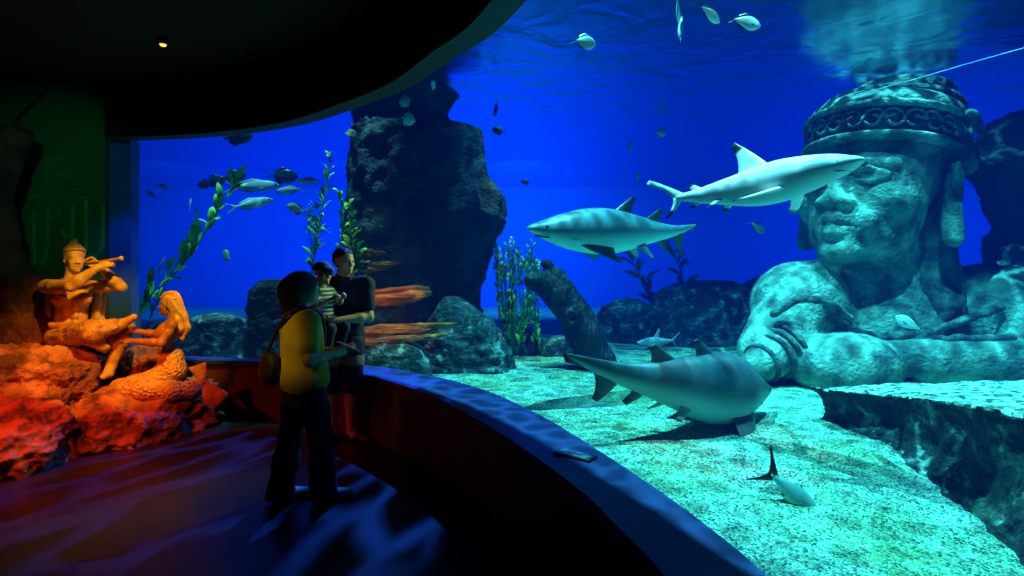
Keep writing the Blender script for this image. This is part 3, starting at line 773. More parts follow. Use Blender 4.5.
# blacktip reef shark -------------------------------------------------
BT = [(0,.004,.002,.002,.003),(.015,.003,.012,.010,.018),(.05,.0,.026,.022,.034),(.10,0,.041,.035,.047),(.17,0,.055,.050,.058),(.26,0,.067,.066,.066),(.35,0,.072,.077,.069),
      (.44,0,.066,.077,.064),(.53,0,.055,.066,.054),(.62,0,.043,.050,.042),(.70,.0,.031,.035,.030),(.77,.002,.021,.023,.020),(.81,.004,.017,.017,.014),(.84,.007,.013,.012,.008)]
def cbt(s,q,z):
    top = (.86,.90,.92); bel = (.55,.70,.72); c = lerp3(bel, top, sstep(-.30,.12,q))  # strong top light and sand bounce put into back and belly colours
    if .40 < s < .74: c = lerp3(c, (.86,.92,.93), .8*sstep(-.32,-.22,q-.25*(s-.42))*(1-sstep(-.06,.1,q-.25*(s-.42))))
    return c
gy = (.84,.88,.90); wh = (.85,.9,.9); bk = (.01,.012,.02)
shark('blacktip_shark', 'pale white shark with black-tipped back fin swimming before the stone face', at(865,160,3.55), at(646,203,5.0), [(s,z,a*1.15,b*1.2,c*1.15) for s,z,a,b,c in BT], [
   [((-.38,0,.066),(-.54,0,.045),(-.555,0,.215),(-.57,0,.195)), dict(th=.016, lead=.012, trail=.035, col=gy, tipcol=bk, tipfrac=.72, n=14)],
   [((-.70,0,.026),(-.755,0,.018),(-.765,0,.060),(-.785,0,.048)), dict(th=.007, trail=.01, col=gy, tipcol=bk, tipfrac=.85)],
   [((-.69,0,-.026),(-.745,0,-.018),(-.757,0,-.058),(-.775,0,-.05)), dict(th=.007, trail=.012, col=wh, tipcol=bk, tipfrac=.75)],
   [((-.27,.050,-.048),(-.345,.050,-.048),(-.41,.195,-.105),(-.43,.17,-.10)), dict(th=.013, lead=.02, trail=.03, col=wh, tipcol=bk, tipfrac=.85)],
   [((-.27,-.050,-.048),(-.345,-.050,-.048),(-.41,-.195,-.105),(-.43,-.17,-.10)), dict(th=.013, lead=.02, trail=.03, col=wh, tipcol=bk, tipfrac=.85)],
   [((-.565,.03,-.042),(-.625,.03,-.034),(-.645,.065,-.085),(-.655,.055,-.08)), dict(th=.008, trail=.01, col=wh, tipcol=bk, tipfrac=.6)],
   [((-.565,-.03,-.042),(-.625,-.03,-.034),(-.645,-.065,-.085),(-.655,-.055,-.08)), dict(th=.008, trail=.01, col=wh, tipcol=bk, tipfrac=.6)],
   [((-.80,0,.018),(-.855,0,-.005),(-.985,0,.115),(-1.0,0,.095)), dict(th=.012, lead=.01, trail=.05, col=gy, tipcol=wh, tipfrac=.9, n=12)],
   [((-.81,0,.0),(-.86,0,.004),(-.885,0,-.095),(-.90,0,-.085)), dict(th=.010, lead=.012, trail=.03, col=gy, tipcol=bk, tipfrac=.62)],
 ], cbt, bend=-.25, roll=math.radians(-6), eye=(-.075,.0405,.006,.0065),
 gills=(-.195,.013, lambda x,t: .060-.004*abs(t-.5)+.0005, .018, -.028), mouth=[(-.095,-.036,-.024),(-.075,-.030,-.026),(-.055,0,-.0255),(-.075,.030,-.026),(-.095,.036,-.024)])
# sand tiger sharks ---------------------------------------------------
ST = [(0,.012,.003,.003,.006),(.015,.010,.014,.012,.020),(.05,.006,.030,.026,.037),(.10,.002,.050,.044,.052),(.17,0,.072,.066,.070),(.25,0,.090,.084,.085),(.34,0,.098,.094,.092),
      (.43,0,.093,.092,.086),(.52,0,.078,.077,.070),(.60,.0,.062,.060,.054),(.68,.0,.046,.045,.040),(.75,.002,.034,.034,.029),(.81,.005,.026,.026,.020),(.87,.012,.020,.019,.012),(.93,.024,.012,.011,.007),(.985,.036,.004,.004,.003)]
def cst(s,q,z):
    c = lerp3((.20,.42,.41), (.03,.10,.125), sstep(-.7,.25,q))
    n = noise.noise(V((s*22,q*3,1.7)))
    return lerp3(c, (.03,.06,.065), .5*sstep(.25,.5,n)*sstep(-.2,.2,q))
def st_fins(big=0.0, tail_low=1.0):
    g = (.05,.09,.10); d = (.015,.025,.03); l = (.22,.34,.34)
    return [
   [((-.41,0,.080+.035*big),(-.535,0,.066+.03*big),(-.535,0,.165+.012*big),(-.555,0,.150+.012*big)), dict(th=.016, lead=.008, trail=.03, col=g, tipcol=d, tipfrac=.8)],
   [((-.60,0,.052+.03*big),(-.71,0,.036+.025*big),(-.705,0,.112+.02*big),(-.73,0,.100+.015*big)), dict(th=.012, lead=.006, trail=.022, col=g, tipcol=d, tipfrac=.8)],
   [((-.685,0,-.036),(-.755,0,-.028),(-.765,0,-.105),(-.785,0,-.092)), dict(th=.012, lead=.006, trail=.02, col=g, tipcol=d, tipfrac=.7)],
   [((-.225,.066,-.058),(-.39,.066,-.060),(-.40-.04*big,.11+.12*big,-.135-.10*big),(-.415-.035*big,.10+.12*big,-.13-.10*big)), dict(th=.018, lead=.018, trail=.025, col=g, tipcol=d, tipfrac=.9)],
   [((-.225,-.066,-.058),(-.39,-.066,-.060),(-.40-.04*big,-.11-.12*big,-.135-.10*big),(-.415-.035*big,-.10-.12*big,-.13-.10*big)), dict(th=.018, lead=.018, trail=.025, col=g, tipcol=d, tipfrac=.9)],
   [((-.525,.036,-.062),(-.595,.034,-.052),(-.615,.075,-.125),(-.63,.062,-.118)), dict(th=.012, lead=.006, trail=.015, col=l, tipcol=d, tipfrac=.9)],
   [((-.525,-.036,-.062),(-.595,-.034,-.052),(-.615,-.075,-.125),(-.63,-.062,-.118)), dict(th=.012, lead=.006, trail=.015, col=l, tipcol=d, tipfrac=.9)],
   [((-.80,0,-.016),(-.90,0,.004),(-.865,0,-.085*tail_low),(-.885,0,-.078*tail_low)), dict(th=.014, lead=.01, trail=.025, col=g, tipcol=d, tipfrac=.7)],
   [((-.86,0,.012),(-.90,0,.000),(-1.0,0,.044),(-.985,0,.010)), dict(th=.010, lead=.0, trail=.004, col=g, tipcol=d, tipfrac=.85)],
   ]
STX = dict(eye=(-.075,.044,.018,.0065), gills=(-.185,.013, lambda x,t: .074+(-x-.19)*.12+.002, .034, -.036), mouth=[(-.085,-.046,-.026),(-.06,-.036,-.024),(-.042,0,-.021),(-.06,.036,-.024),(-.085,.046,-.026)])
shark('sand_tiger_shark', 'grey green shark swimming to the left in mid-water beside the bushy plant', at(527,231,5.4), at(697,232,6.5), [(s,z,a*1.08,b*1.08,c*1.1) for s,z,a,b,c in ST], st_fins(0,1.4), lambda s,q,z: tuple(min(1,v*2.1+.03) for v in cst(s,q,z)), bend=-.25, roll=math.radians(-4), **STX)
ST2 = [(s,z,a*(1.40+.2*s)*(.66+.34*min(1,s/.36)),b*(1.40+.2*s)*(.66+.34*min(1,s/.36)),c*1.32*(.66+.34*min(1,s/.36))) for s,z,a,b,c in ST]
shark('sand_tiger_shark', 'large grey shark gliding to the right just above the gravel', at(769,391,5.3), at(560,364,4.4), ST2, st_fins(1,1.3), cst, bend=.45, droop=0, roll=math.radians(4), **dict(STX, mouth=None, eye=(-.085,.043,.016,.006)))
# small pale shark in the distance
shark('reef_shark', 'small pale shark far off, just above the gravel before the boulders', at(637,343,9.2), at(680,340,9.6), [(s,z,a*1.2,b*1.2,c*1.2) for s,z,a,b,c in BT], [
   [((-.36,0,.07),(-.50,0,.05),(-.50,0,.24),(-.54,0,.22)), dict(th=.02, trail=.03, col=wh)],
   [((-.27,.05,-.05),(-.36,.05,-.05),(-.42,.22,-.13),(-.45,.2,-.12)), dict(th=.02, trail=.03, col=wh)],
   [((-.27,-.05,-.05),(-.36,-.05,-.05),(-.42,-.22,-.13),(-.45,-.2,-.12)), dict(th=.02, trail=.03, col=wh)],
   [((-.80,0,.018),(-.855,0,-.005),(-.985,0,.15),(-1.0,0,.12)), dict(th=.014, trail=.05, col=wh)],
   [((-.81,0,0),(-.86,0,.004),(-.90,0,-.12),(-.92,0,-.11)), dict(th=.012, trail=.03, col=wh)]], lambda s,q,z: (1,1,1), eye=(-.075,.048,.006,.008))

# ------------------------------------------------------------------ small fish
m_fish = M('silver fish skin', (.95,.95,.95), (1,1,1), 8, .3, .0, 10, vcol=True)
PROTO = {}
def fish_mesh(kind):
    if kind in PROTO: return PROTO[kind]
    dr, wr, fork, back, belly, finc = dict(
        round=(.27,.075,.13,(.55,.75,.72),(.85,1,.95),(.25,.4,.42)), oval=(.19,.07,.13,(.45,.68,.66),(.80,.98,.92),(.05,.09,.10)),
        slim=(.105,.06,.10,(.40,.62,.66),(.80,.97,.97),(.45,.65,.65)), dark=(.23,.07,.12,(.02,.04,.06),(.07,.10,.13),(.02,.03,.05)),
        batfish=(.36,.06,.11,(.65,.85,.75),(.9,1,.9),(.5,.7,.6)))[kind]
    g = Geo()
    pr = [(0,.0,.003,.003,.003),(.03,0,.05*dr/.2,.045*dr/.2,.028),(.09,0,.55*dr,.5*dr,wr*.65),(.18,0,.83*dr,.8*dr,wr*.92),(.32,0,dr,dr,wr),(.46,0,.9*dr,.92*dr,wr*.85),(.60,0,.62*dr,.66*dr,wr*.55),(.72,0,.30*dr,.33*dr,wr*.3),(.79,0,.03,.03,wr*.16),(.83,0,.03,.03,.008)]
    body_loft(g, pr, ns=28, nr=16, colf=lambda s,q,z: lerp3(belly, back, sstep(-.1,.5,q)))
    lens_fin(g, (-.79,0,.025),(-.84,0,0),(-1.0,0,fork*1.25),(-.985,0,fork*.9), th=.008, trail=.06, col=finc, n=6)
    lens_fin(g, (-.79,0,-.025),(-.84,0,0),(-1.0,0,-fork*1.25),(-.985,0,-fork*.9), th=.008, trail=.06, col=finc, n=6)
    lens_fin(g, (-.28,0,dr*.95),(-.66,0,dr*.42),(-.50,0,dr*1.32),(-.74,0,dr*.62), th=.008, col=finc, n=4)
    lens_fin(g, (-.42,0,-dr*.90),(-.68,0,-dr*.40),(-.56,0,-dr*1.28),(-.75,0,-dr*.6), th=.008, col=finc, n=4)
    for s in (-1,1): lens_fin(g, (-.24,s*wr*.95,-.02),(-.27,s*wr*.95,-.06),(-.38,s*(wr+.05),-.05),(-.37,s*(wr+.05),-.09), th=.006, col=finc, n=4)
    root = empty('fish', (0,0,0))
    mesh('body', g.v, g.f, m_fish, root, True, g.c)
    for s in (-1,1):
        bm = bmesh.new(); bmesh.ops.create_uvsphere(bm, u_segments=10, v_segments=8, radius=.022)
        for v in bm.verts: v.co = V((v.co.x-.085, v.co.y*.5+s*wr*.56, v.co.z+dr*.12))
        me = bpy.data.meshes.new('eye'); bm.to_mesh(me); bm.free(); link('eye', me, m_dark, root)
    PROTO[kind] = [root, False]
    return PROTO[kind]
def fish(kind, px, py, Y, ln_px, ang, label, turn=15, name='fish', group=None, roll=0):
    """ang: heading in the picture plane in degrees (0 right, 90 up); turn: heading away from or towards the viewer"""
    p = fish_mesh(kind)
    o = p[0] if not p[1] else copy_tree(p[0]); p[1] = True
    ln = ln_px/F*Y/max(.35, math.cos(math.radians(turn))); a = math.radians(ang); t = math.radians(turn)
    d = V((math.cos(a)*math.cos(t), math.sin(t), math.sin(a)*math.cos(t)))
    y = V((0,0,1)).cross(d)
    y = y.normalized() if y.length > .05 else V((0,1,0))
    z = d.cross(y)
    mtx = (Matrix((d,y,z)).transposed() @ Matrix.Rotation(math.radians(roll),3,'X')).to_4x4()
    mtx.translation = at(px,py,Y) + d*ln*.5
    o.matrix_world = mtx @ Matrix.Scale(ln,4)
    o.name = name
    tag(o, label, 'fish', group)
    return o
fish('round', 584,42,5.2, 25,-6, 'round silver fish swimming alone near the surface, upper middle')
fish('oval', 745,22,4.6, 36,-8, 'silver fish with dark forked tail, rightmost of the trio at the top')
fish('oval', 709,13,4.7, 30,-28, 'silver fish with dark fins, middle one of the trio at the top', 25)
fish('oval', 678,8,4.8, 24,-72, 'silver fish heading down, cut by the top edge left of the trio', 40)
fish('batfish', 681,30,4.9, 14,80, 'tiny silver fish seen edge-on below the top trio', 60)
fish('round', 660,133,10, 14,5, 'faint round fish in the blue distance above the two sharks', 20)
fish('round', 630,147,10.5, 12,60, 'faint round fish in the distance, leftmost above the two sharks', 40)
fish('round', 638,177,10, 13,70, 'faint round fish nearest to the tail of the blacktip shark', 35)
fish('dark', 622,90,9, 18,-60, 'dim slanted fish in deep blue water at upper middle', 20)
fish('dark', 645,57,9, 14,-70, 'dim dark fish below the small edge-on silver fish', 20)
fish('oval', 757,227,9, 22,-35, 'faint fish in blue water between the two upper sharks and the stone face', 10)
fish('batfish', 406,101,6.9, 15,-165, 'bright small fish in front of the dark rock, upper one of two', 15)
fish('batfish', 407,119,6.9, 16,-12, 'bright small fish in front of the dark rock, lower one of two', 15)
fish('round', 433,86,7.6, 13,80, 'dim small fish above the top of the dark rock pillar', 20)
fish('dark', 496,108,8, 16,-100, 'dark fish to the right of the rock pillar, upper one of two', 20)
fish('dark', 499,131,8, 15,160, 'dark fish to the right of the rock pillar, lower one of two', 20)
fish('dark', 526,182,8.5, 10,170, 'tiny dark fish between rock pillar and left-swimming shark', 20)
fish('slim', 152,195,8.5, 18,150, 'pale slim fish near the left end of the pane, lower one of a pair')
fish('slim', 164,187,9, 20,160, 'pale slim fish near the left end of the pane, upper one of a pair')
fish('slim', 190,205,9, 14,95, 'pale slim fish swimming upright left of the leaning kelp', 20)
fish('slim', 204,222,8.6, 18,160, 'thin pale fish crossing the leaning kelp stem')
fish('round', 227,256,8, 16,140, 'bright small fish to the right of the leaning kelp', 25)
fish('oval', 297,209,8, 24,160, 'bright silver fish above the head of the woman in yellow', 10)
fish('slim', 321,229,8.6, 22,170, 'pale slim fish behind the upright kelp')
fish('dark', 236,137,7.8, 32,8, 'large dark fish just below the dark header at upper left', 10)
fish('dark', 205,184,9, 18,190, 'dark fish at the bright water line, leftmost of three')
fish('dark', 214,181,9.4, 22,10, 'dark fish at the bright water line, middle of three')
fish('dark', 233,177,9.2, 24,12, 'dark fish at the bright water line, rightmost of three, by the kelp tip')
fish('slim', 250,204,8.6, 44,14, 'long grey fish with mottled flank below the water line')
fish('slim', 252,186,10, 52,4, 'large pale fish shape added for the light streak at the water line')  # pale shapes along here imitate a streak of light
fish('slim', 290,190,9.6, 34,-176, 'grey slim fish at the water line left of the upright kelp')
fish('dark', 282,176,9.8, 30,-2, 'dark blurred fish close to the surface left of the upright kelp')
fish('slim', 310,181,10, 30,178, 'pale fish shape added for the light streak behind the upright kelp')
fish('oval', 910,324,6.0, 30,150, 'pale green fish in front of the chest of the stone figure', 10)
fish('oval', 1004,263,7.0, 14,170, 'small bright fish near the shoulder of the stone figure at right', 10)
fish('round', 350,133,7.2, 12,5, 'small pale fish at the left edge of the rock pillar', 15)
def catfish():
    N_, T_ = at(817,515,3.30), at(762,466,3.42)
    g = Geo()
    gry = (.20,.46,.47); bl = (.45,.75,.72); bkk = (.01,.015,.02)
    body_loft(g, [(0,0,.01,.01,.02),(.03,0,.06,.05,.07),(.10,0,.11,.10,.11),(.22,0,.15,.15,.14),(.36,0,.165,.17,.145),(.50,0,.14,.15,.11),(.62,0,.095,.095,.07),(.72,0,.05,.05,.04),(.80,0,.03,.03,.016)], colf=lambda s,q,z: lerp3(bl,gry,sstep(-.6,-.1,q)))
    lens_fin(g, (-.74,0,.06),(-.87,0,-.02),(-1.12,0,.36),(-1.10,0,.29), th=.02, lead=-.02, trail=.06, col=bkk)
    lens_fin(g, (-.74,0,-.05),(-.87,0,.02),(-1.04,0,-.36),(-1.01,0,-.28), th=.02, lead=-.02, trail=.06, col=bkk)
    lens_fin(g, (-.30,0,.10),(-.40,0,.10),(-.43,0,.20),(-.45,0,.18), th=.012, trail=.02, col=gry)
    for s in (-1,1):
        lens_fin(g, (-.20,s*.085,-.05),(-.27,s*.085,-.06),(-.38,s*.20,-.11),(-.39,s*.18,-.11), th=.012, trail=.02, col=bkk)
        lens_fin(g, (-.46,s*.05,-.09),(-.52,s*.05,-.085),(-.60,s*.12,-.15),(-.61,s*.10,-.15), th=.01, trail=.01, col=bkk)
    x = (N_-T_); k = x.length; x.normalize(); y = V((0,0,1)).cross(x).normalized(); z = x.cross(y)
    Rr = Matrix((x,y,z)).transposed() @ Matrix.Rotation(math.radians(-8),3,'X')
    root = empty('fish', N_); tag(root, 'grey fish with black forked tail diving to the gravel in the foreground', 'fish')
    mesh('body', [Rr @ (V(p)*k) for p in g.v], g.f, m_fish, root, True, g.c)
    for s in (-1,1):
        bm = bmesh.new(); bmesh.ops.create_uvsphere(bm, u_segments=12, v_segments=8, radius=.018*k)
        for v in bm.verts: v.co = v.co + Rr @ (V((-.06,s*.062,.008))*k)
        me = bpy.data.meshes.new('eye'); bm.to_mesh(me); bm.free(); link('eye', me, m_dark, root)
catfish()

# ------------------------------------------------------------------ kelp and the rope
m_leaf = M('kelp green', (.06,.34,.02), (.22,.62,.05), 7, .55, c3=(.12,.46,.03))
m_leafy = M('yellow green kelp', (.10,.34,.05), (.42,.66,.10), 6, .55, c3=(.20,.50,.08))
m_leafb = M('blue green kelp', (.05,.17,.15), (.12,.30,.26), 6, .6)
m_stem = M('kelp stem', (.06,.14,.03), rough=.6)
def leaf(g, base, dirv, ln, wd, seed):
    d = V(dirv).normalized(); s = d.cross(V((0,0,1)))
    s = s.normalized() if s.length > .1 else V((1,0,0))
    rr = random.Random(seed); s = Matrix.Rotation(rr.uniform(-.9,.9),3,d) @ s; n = s.cross(d)
    vs, fs = [], []; K = 7
    for i in range(K):
        t = i/(K-1); w_ = wd*math.sin(math.pi*min(1,t*.86+.07))**.8
        p = V(base)+d*ln*t + n*ln*.16*math.sin(t*2.6) + V((0,0,-.12*ln*t*t))
        wv = .25*w_*math.sin(t*9+seed)
        vs += [p-s*w_+n*wv, p+n*w_*.25, p+s*w_-n*wv]
    for i in range(K-1):
        fs += [(i*3,i*3+1,i*3+4,i*3+3),(i*3+1,i*3+2,i*3+5,i*3+4)]
    g.add(vs, fs)
def kelp(name, stems, label, ml, ln=.3, wd=.045, n=20, seed=1, updir=.5, start=.05, r=.012):
    root = empty(name, stems[0][0]); O = V(stems[0][0]); tag(root, label, 'water plant')
    rr = random.Random(seed); gs = Geo(); gl_ = Geo()
    for k, st in enumerate(stems):
        P = spline([V(p)-O for p in st], 30)
        gs.tube([V(p) for p in P], [r*(1-.7*i/29) for i in range(30)], 6)
        for q in range(n):
            t = start+(1-start)*q/(n-1)*.99; i = min(28,int(t*29)); p = V(P[i]); tg = (V(P[i+1])-V(P[i])).normalized()
            a = rr.uniform(0,6.28); sd = V((math.cos(a),math.sin(a)*.8,rr.uniform(-.1,.3)))
            leaf(gl_, p, sd*(1-updir)+tg*updir, ln*rr.uniform(.7,1.2)*(1-.35*t), wd*rr.uniform(.8,1.2)*(1-.3*t), rr.randint(0,999))
    gs.build('stem', m_stem, root, smooth=True); gl_.build('foliage', ml, root, smooth=True)
    return root
A = at
kelp('kelp', [[A(128,330,7.4),A(150,296,7.4),A(180,268,7.4),A(203,236,7.45),(A(221,206,7.5)),A(239,177,7.55)]], 'long green kelp stem leaning right behind the mermaid', m_leaf, .44, .062, 24, 3, .62)
kelp('kelp', [[A(150,318,7.9),A(166,284,7.9),A(185,248,7.9),A(198,214,7.9)]], 'thin dim kelp stem left of the long leaning one', m_leaf, .22, .03, 16, 5, .6)
kelp('kelp', [[A(308,350,7.6),A(313,265,7.6),A(319,228,7.6),A(326,188,7.6),A(331,152,7.6)]], 'tallest upright kelp stem just left of the rock pillar', m_leaf, .24, .036, 34, 7, .5, .2)
kelp('kelp', [[A(334,350,7.5),A(338,262,7.5),A(343,225,7.5),A(339,190,7.5)]], 'second upright kelp stem, nearer the rock pillar', m_leaf, .22, .034, 26, 9, .5, .2)
kelp('kelp', [[A(310,350,7.8),A(312,262,7.8),A(309,220,7.8),A(316,205,7.8)]], 'short upright kelp stem, leftmost of those by the pillar', m_leaf, .22, .032, 22, 12, .5, .2)
kelp('kelp', [[A(352,345,7.1),A(352,270,7.1),A(351,235,7.1),A(349,200,7.1)],[A(358,345,7.1),A(358,275,7.1),A(356,245,7.1)]], 'yellow green kelp growing against the rock pillar behind the man', m_leafy, .22, .038, 30, 14, .45, .2)
st = []
rr = random.Random(4)
for k in range(30):
    bx = 522+rr.uniform(-16,22); tx = 492+rr.uniform(0,50); ty = 236+rr.uniform(0,34)+max(0,tx-530)*1.0; Y = 8.6+rr.uniform(-.4,.4)
    st.append([A(bx,352,Y), A((bx*.55+tx*.45)+rr.uniform(-4,4),315,Y), A(tx*.8+bx*.2,275,Y), A(tx,ty,Y)])
kelp('bushy_water_plant', st, 'bushy yellow green water plant between rock pillar and driftwood', m_leafy, .17, .026, 26, 16, .6, .08, .010)
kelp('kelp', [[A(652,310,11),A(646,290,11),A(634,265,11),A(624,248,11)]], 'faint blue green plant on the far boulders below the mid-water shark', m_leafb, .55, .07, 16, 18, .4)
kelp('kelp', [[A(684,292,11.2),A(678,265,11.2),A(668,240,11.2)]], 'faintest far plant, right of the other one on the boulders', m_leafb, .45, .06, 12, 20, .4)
g = Geo(); g.tube(list(spline([A(848,97,6.3),A(905,82,6.1),A(960,66,5.9),A(1024,48,5.6),A(1090,30,5.3)],24)), .0045, 6)
tag(g.build('rope', M('white rope', (.25,.45,.6), rough=.6), smooth=True), 'thin pale rope stretched above the crown of the stone figure', 'rope')
# ------------------------------------------------------------------ the dark hall: mural, stage rocks, statues
m_mural = M('green painted mural wall', (.02,.10,.05), (.035,.15,.07), 1.2, .8, c3=(.03,.12,.05))
m_mpaint = M('pale green mural paint', (.09,.30,.07), (.05,.20,.05), 3, .8)
g = Geo(); g.box((-8.2,6.22,0),(-4.515,6.42,3.9)); struct(g.build('wall_front', M('dark wall plaster', (.03,.05,.04), rough=.9)))
mu = empty('mural', (-4.52,6.215,.9)); tag(mu, 'dark green wall mural of pale arches and strokes behind the flute player', 'mural')
g = Geo(); g.box((-3.6,-.01,0),(0,.003,2.70)); g.build('painted_panel', m_mural, mu)
def stroke(pts, w_=.045):
    Y = 6.20; P = [at(px,py,Y) for px,py in pts]; q = spline([V(p)-V(mu.location) for p in P], 22)
    vs, fs = [], []
    for i, p in enumerate(q):
        t = V(q[min(i+1,21)])-V(q[max(i-1,0)]); n = V((-t.z,0,t.x)).normalized()*w_*.5
        vs += [V((p[0],-.014,p[2]))+n, V((p[0],-.014,p[2]))-n]
    fs = [(2*i,2*i+1,2*i+3,2*i+2) for i in range(21)]
    mesh('painted_stroke', vs, fs, m_mpaint, mu, False)
stroke([(22,200),(22,225),(26,250),(31,262)]); stroke([(34,212),(34,240),(35,264)]); stroke([(48,208),(48,235),(46,255),(40,264)])
stroke([(50,220),(57,217),(59,211),(59,207)]); stroke([(61,229),(65,236),(72,235),(73,225),(73,203)])
stroke([(86,200),(86,225),(86,255)]); stroke([(86,255),(95,256),(102,246),(103,225),(103,204)])
for a in (((32,158),(45,161),(66,156)),((45,178),(62,174),(74,180)),((40,186),(60,192),(86,186)),((52,196),(70,194),(92,200)),((20,192),(30,196),(40,194)),((70,190),(86,190),(100,188))): stroke(a, .015)
g = Geo(); g.tube([V(p) for p in spline([at(50,84,6.19),at(38,99,6.19),at(22,114,6.19),at(12,127,6.19)],14)], .018, 6)
tag(g.build('cable', M('black cable', (.006,.007,.007), rough=.6), smooth=True), 'thick dark cable running slantwise down the green mural', 'cable')

m_rrock = M('rust red stage rock', (.10,.03,.02), (.60,.26,.12), 3.2, .8, 1, 14, lo=.36, hi=.66, c3=(.38,.11,.06))
m_rrockd = M('dark maroon rock', (.03,.006,.005), (.16,.035,.025), 3, .85, .9, 14)
tag(boulder('rock', (-4.70,5.22,.50), (.74,.52,.32), m_rrock, .14, 2.9, 71, 6, ridge=.75), 'large red-lit rock the flute player sits on', 'rock')
tag(boulder('rock', (-4.12,4.50,.14), (.50,.50,.34), m_rrock, .14, 3.0, 73, 6, ridge=.75, rz=.25), 'lowest red-lit boulder at the front left corner', 'rock')
tag(boulder('rock', (-3.50,5.42,.10), (.72,.44,.36), m_rrock, .13, 3.2, 75, 6, ridge=.75, rz=math.radians(66)), 'orange lit rock under the mermaid statue', 'rock')
tag(boulder('rock', tuple(at(147,372,6.0)), (.24,.16,.30), m_rrock, .07, 3, 77, 5), 'small red rock between the two statues', 'rock')
o = loft_rock('rock', rows_px([(126,-120,20),(133,-120,31),(145,-120,30),(165,-120,21),(200,-120,12),(230,-120,15),(255,-120,24),(285,-120,42),(310,-120,48),(360,-120,70),(420,-120,80)], 5.75, .22), m_rrockd, .07, 1.8, 79, ridge=.55)
tag(o, 'tall dark maroon rock rising at the far left edge', 'rock')

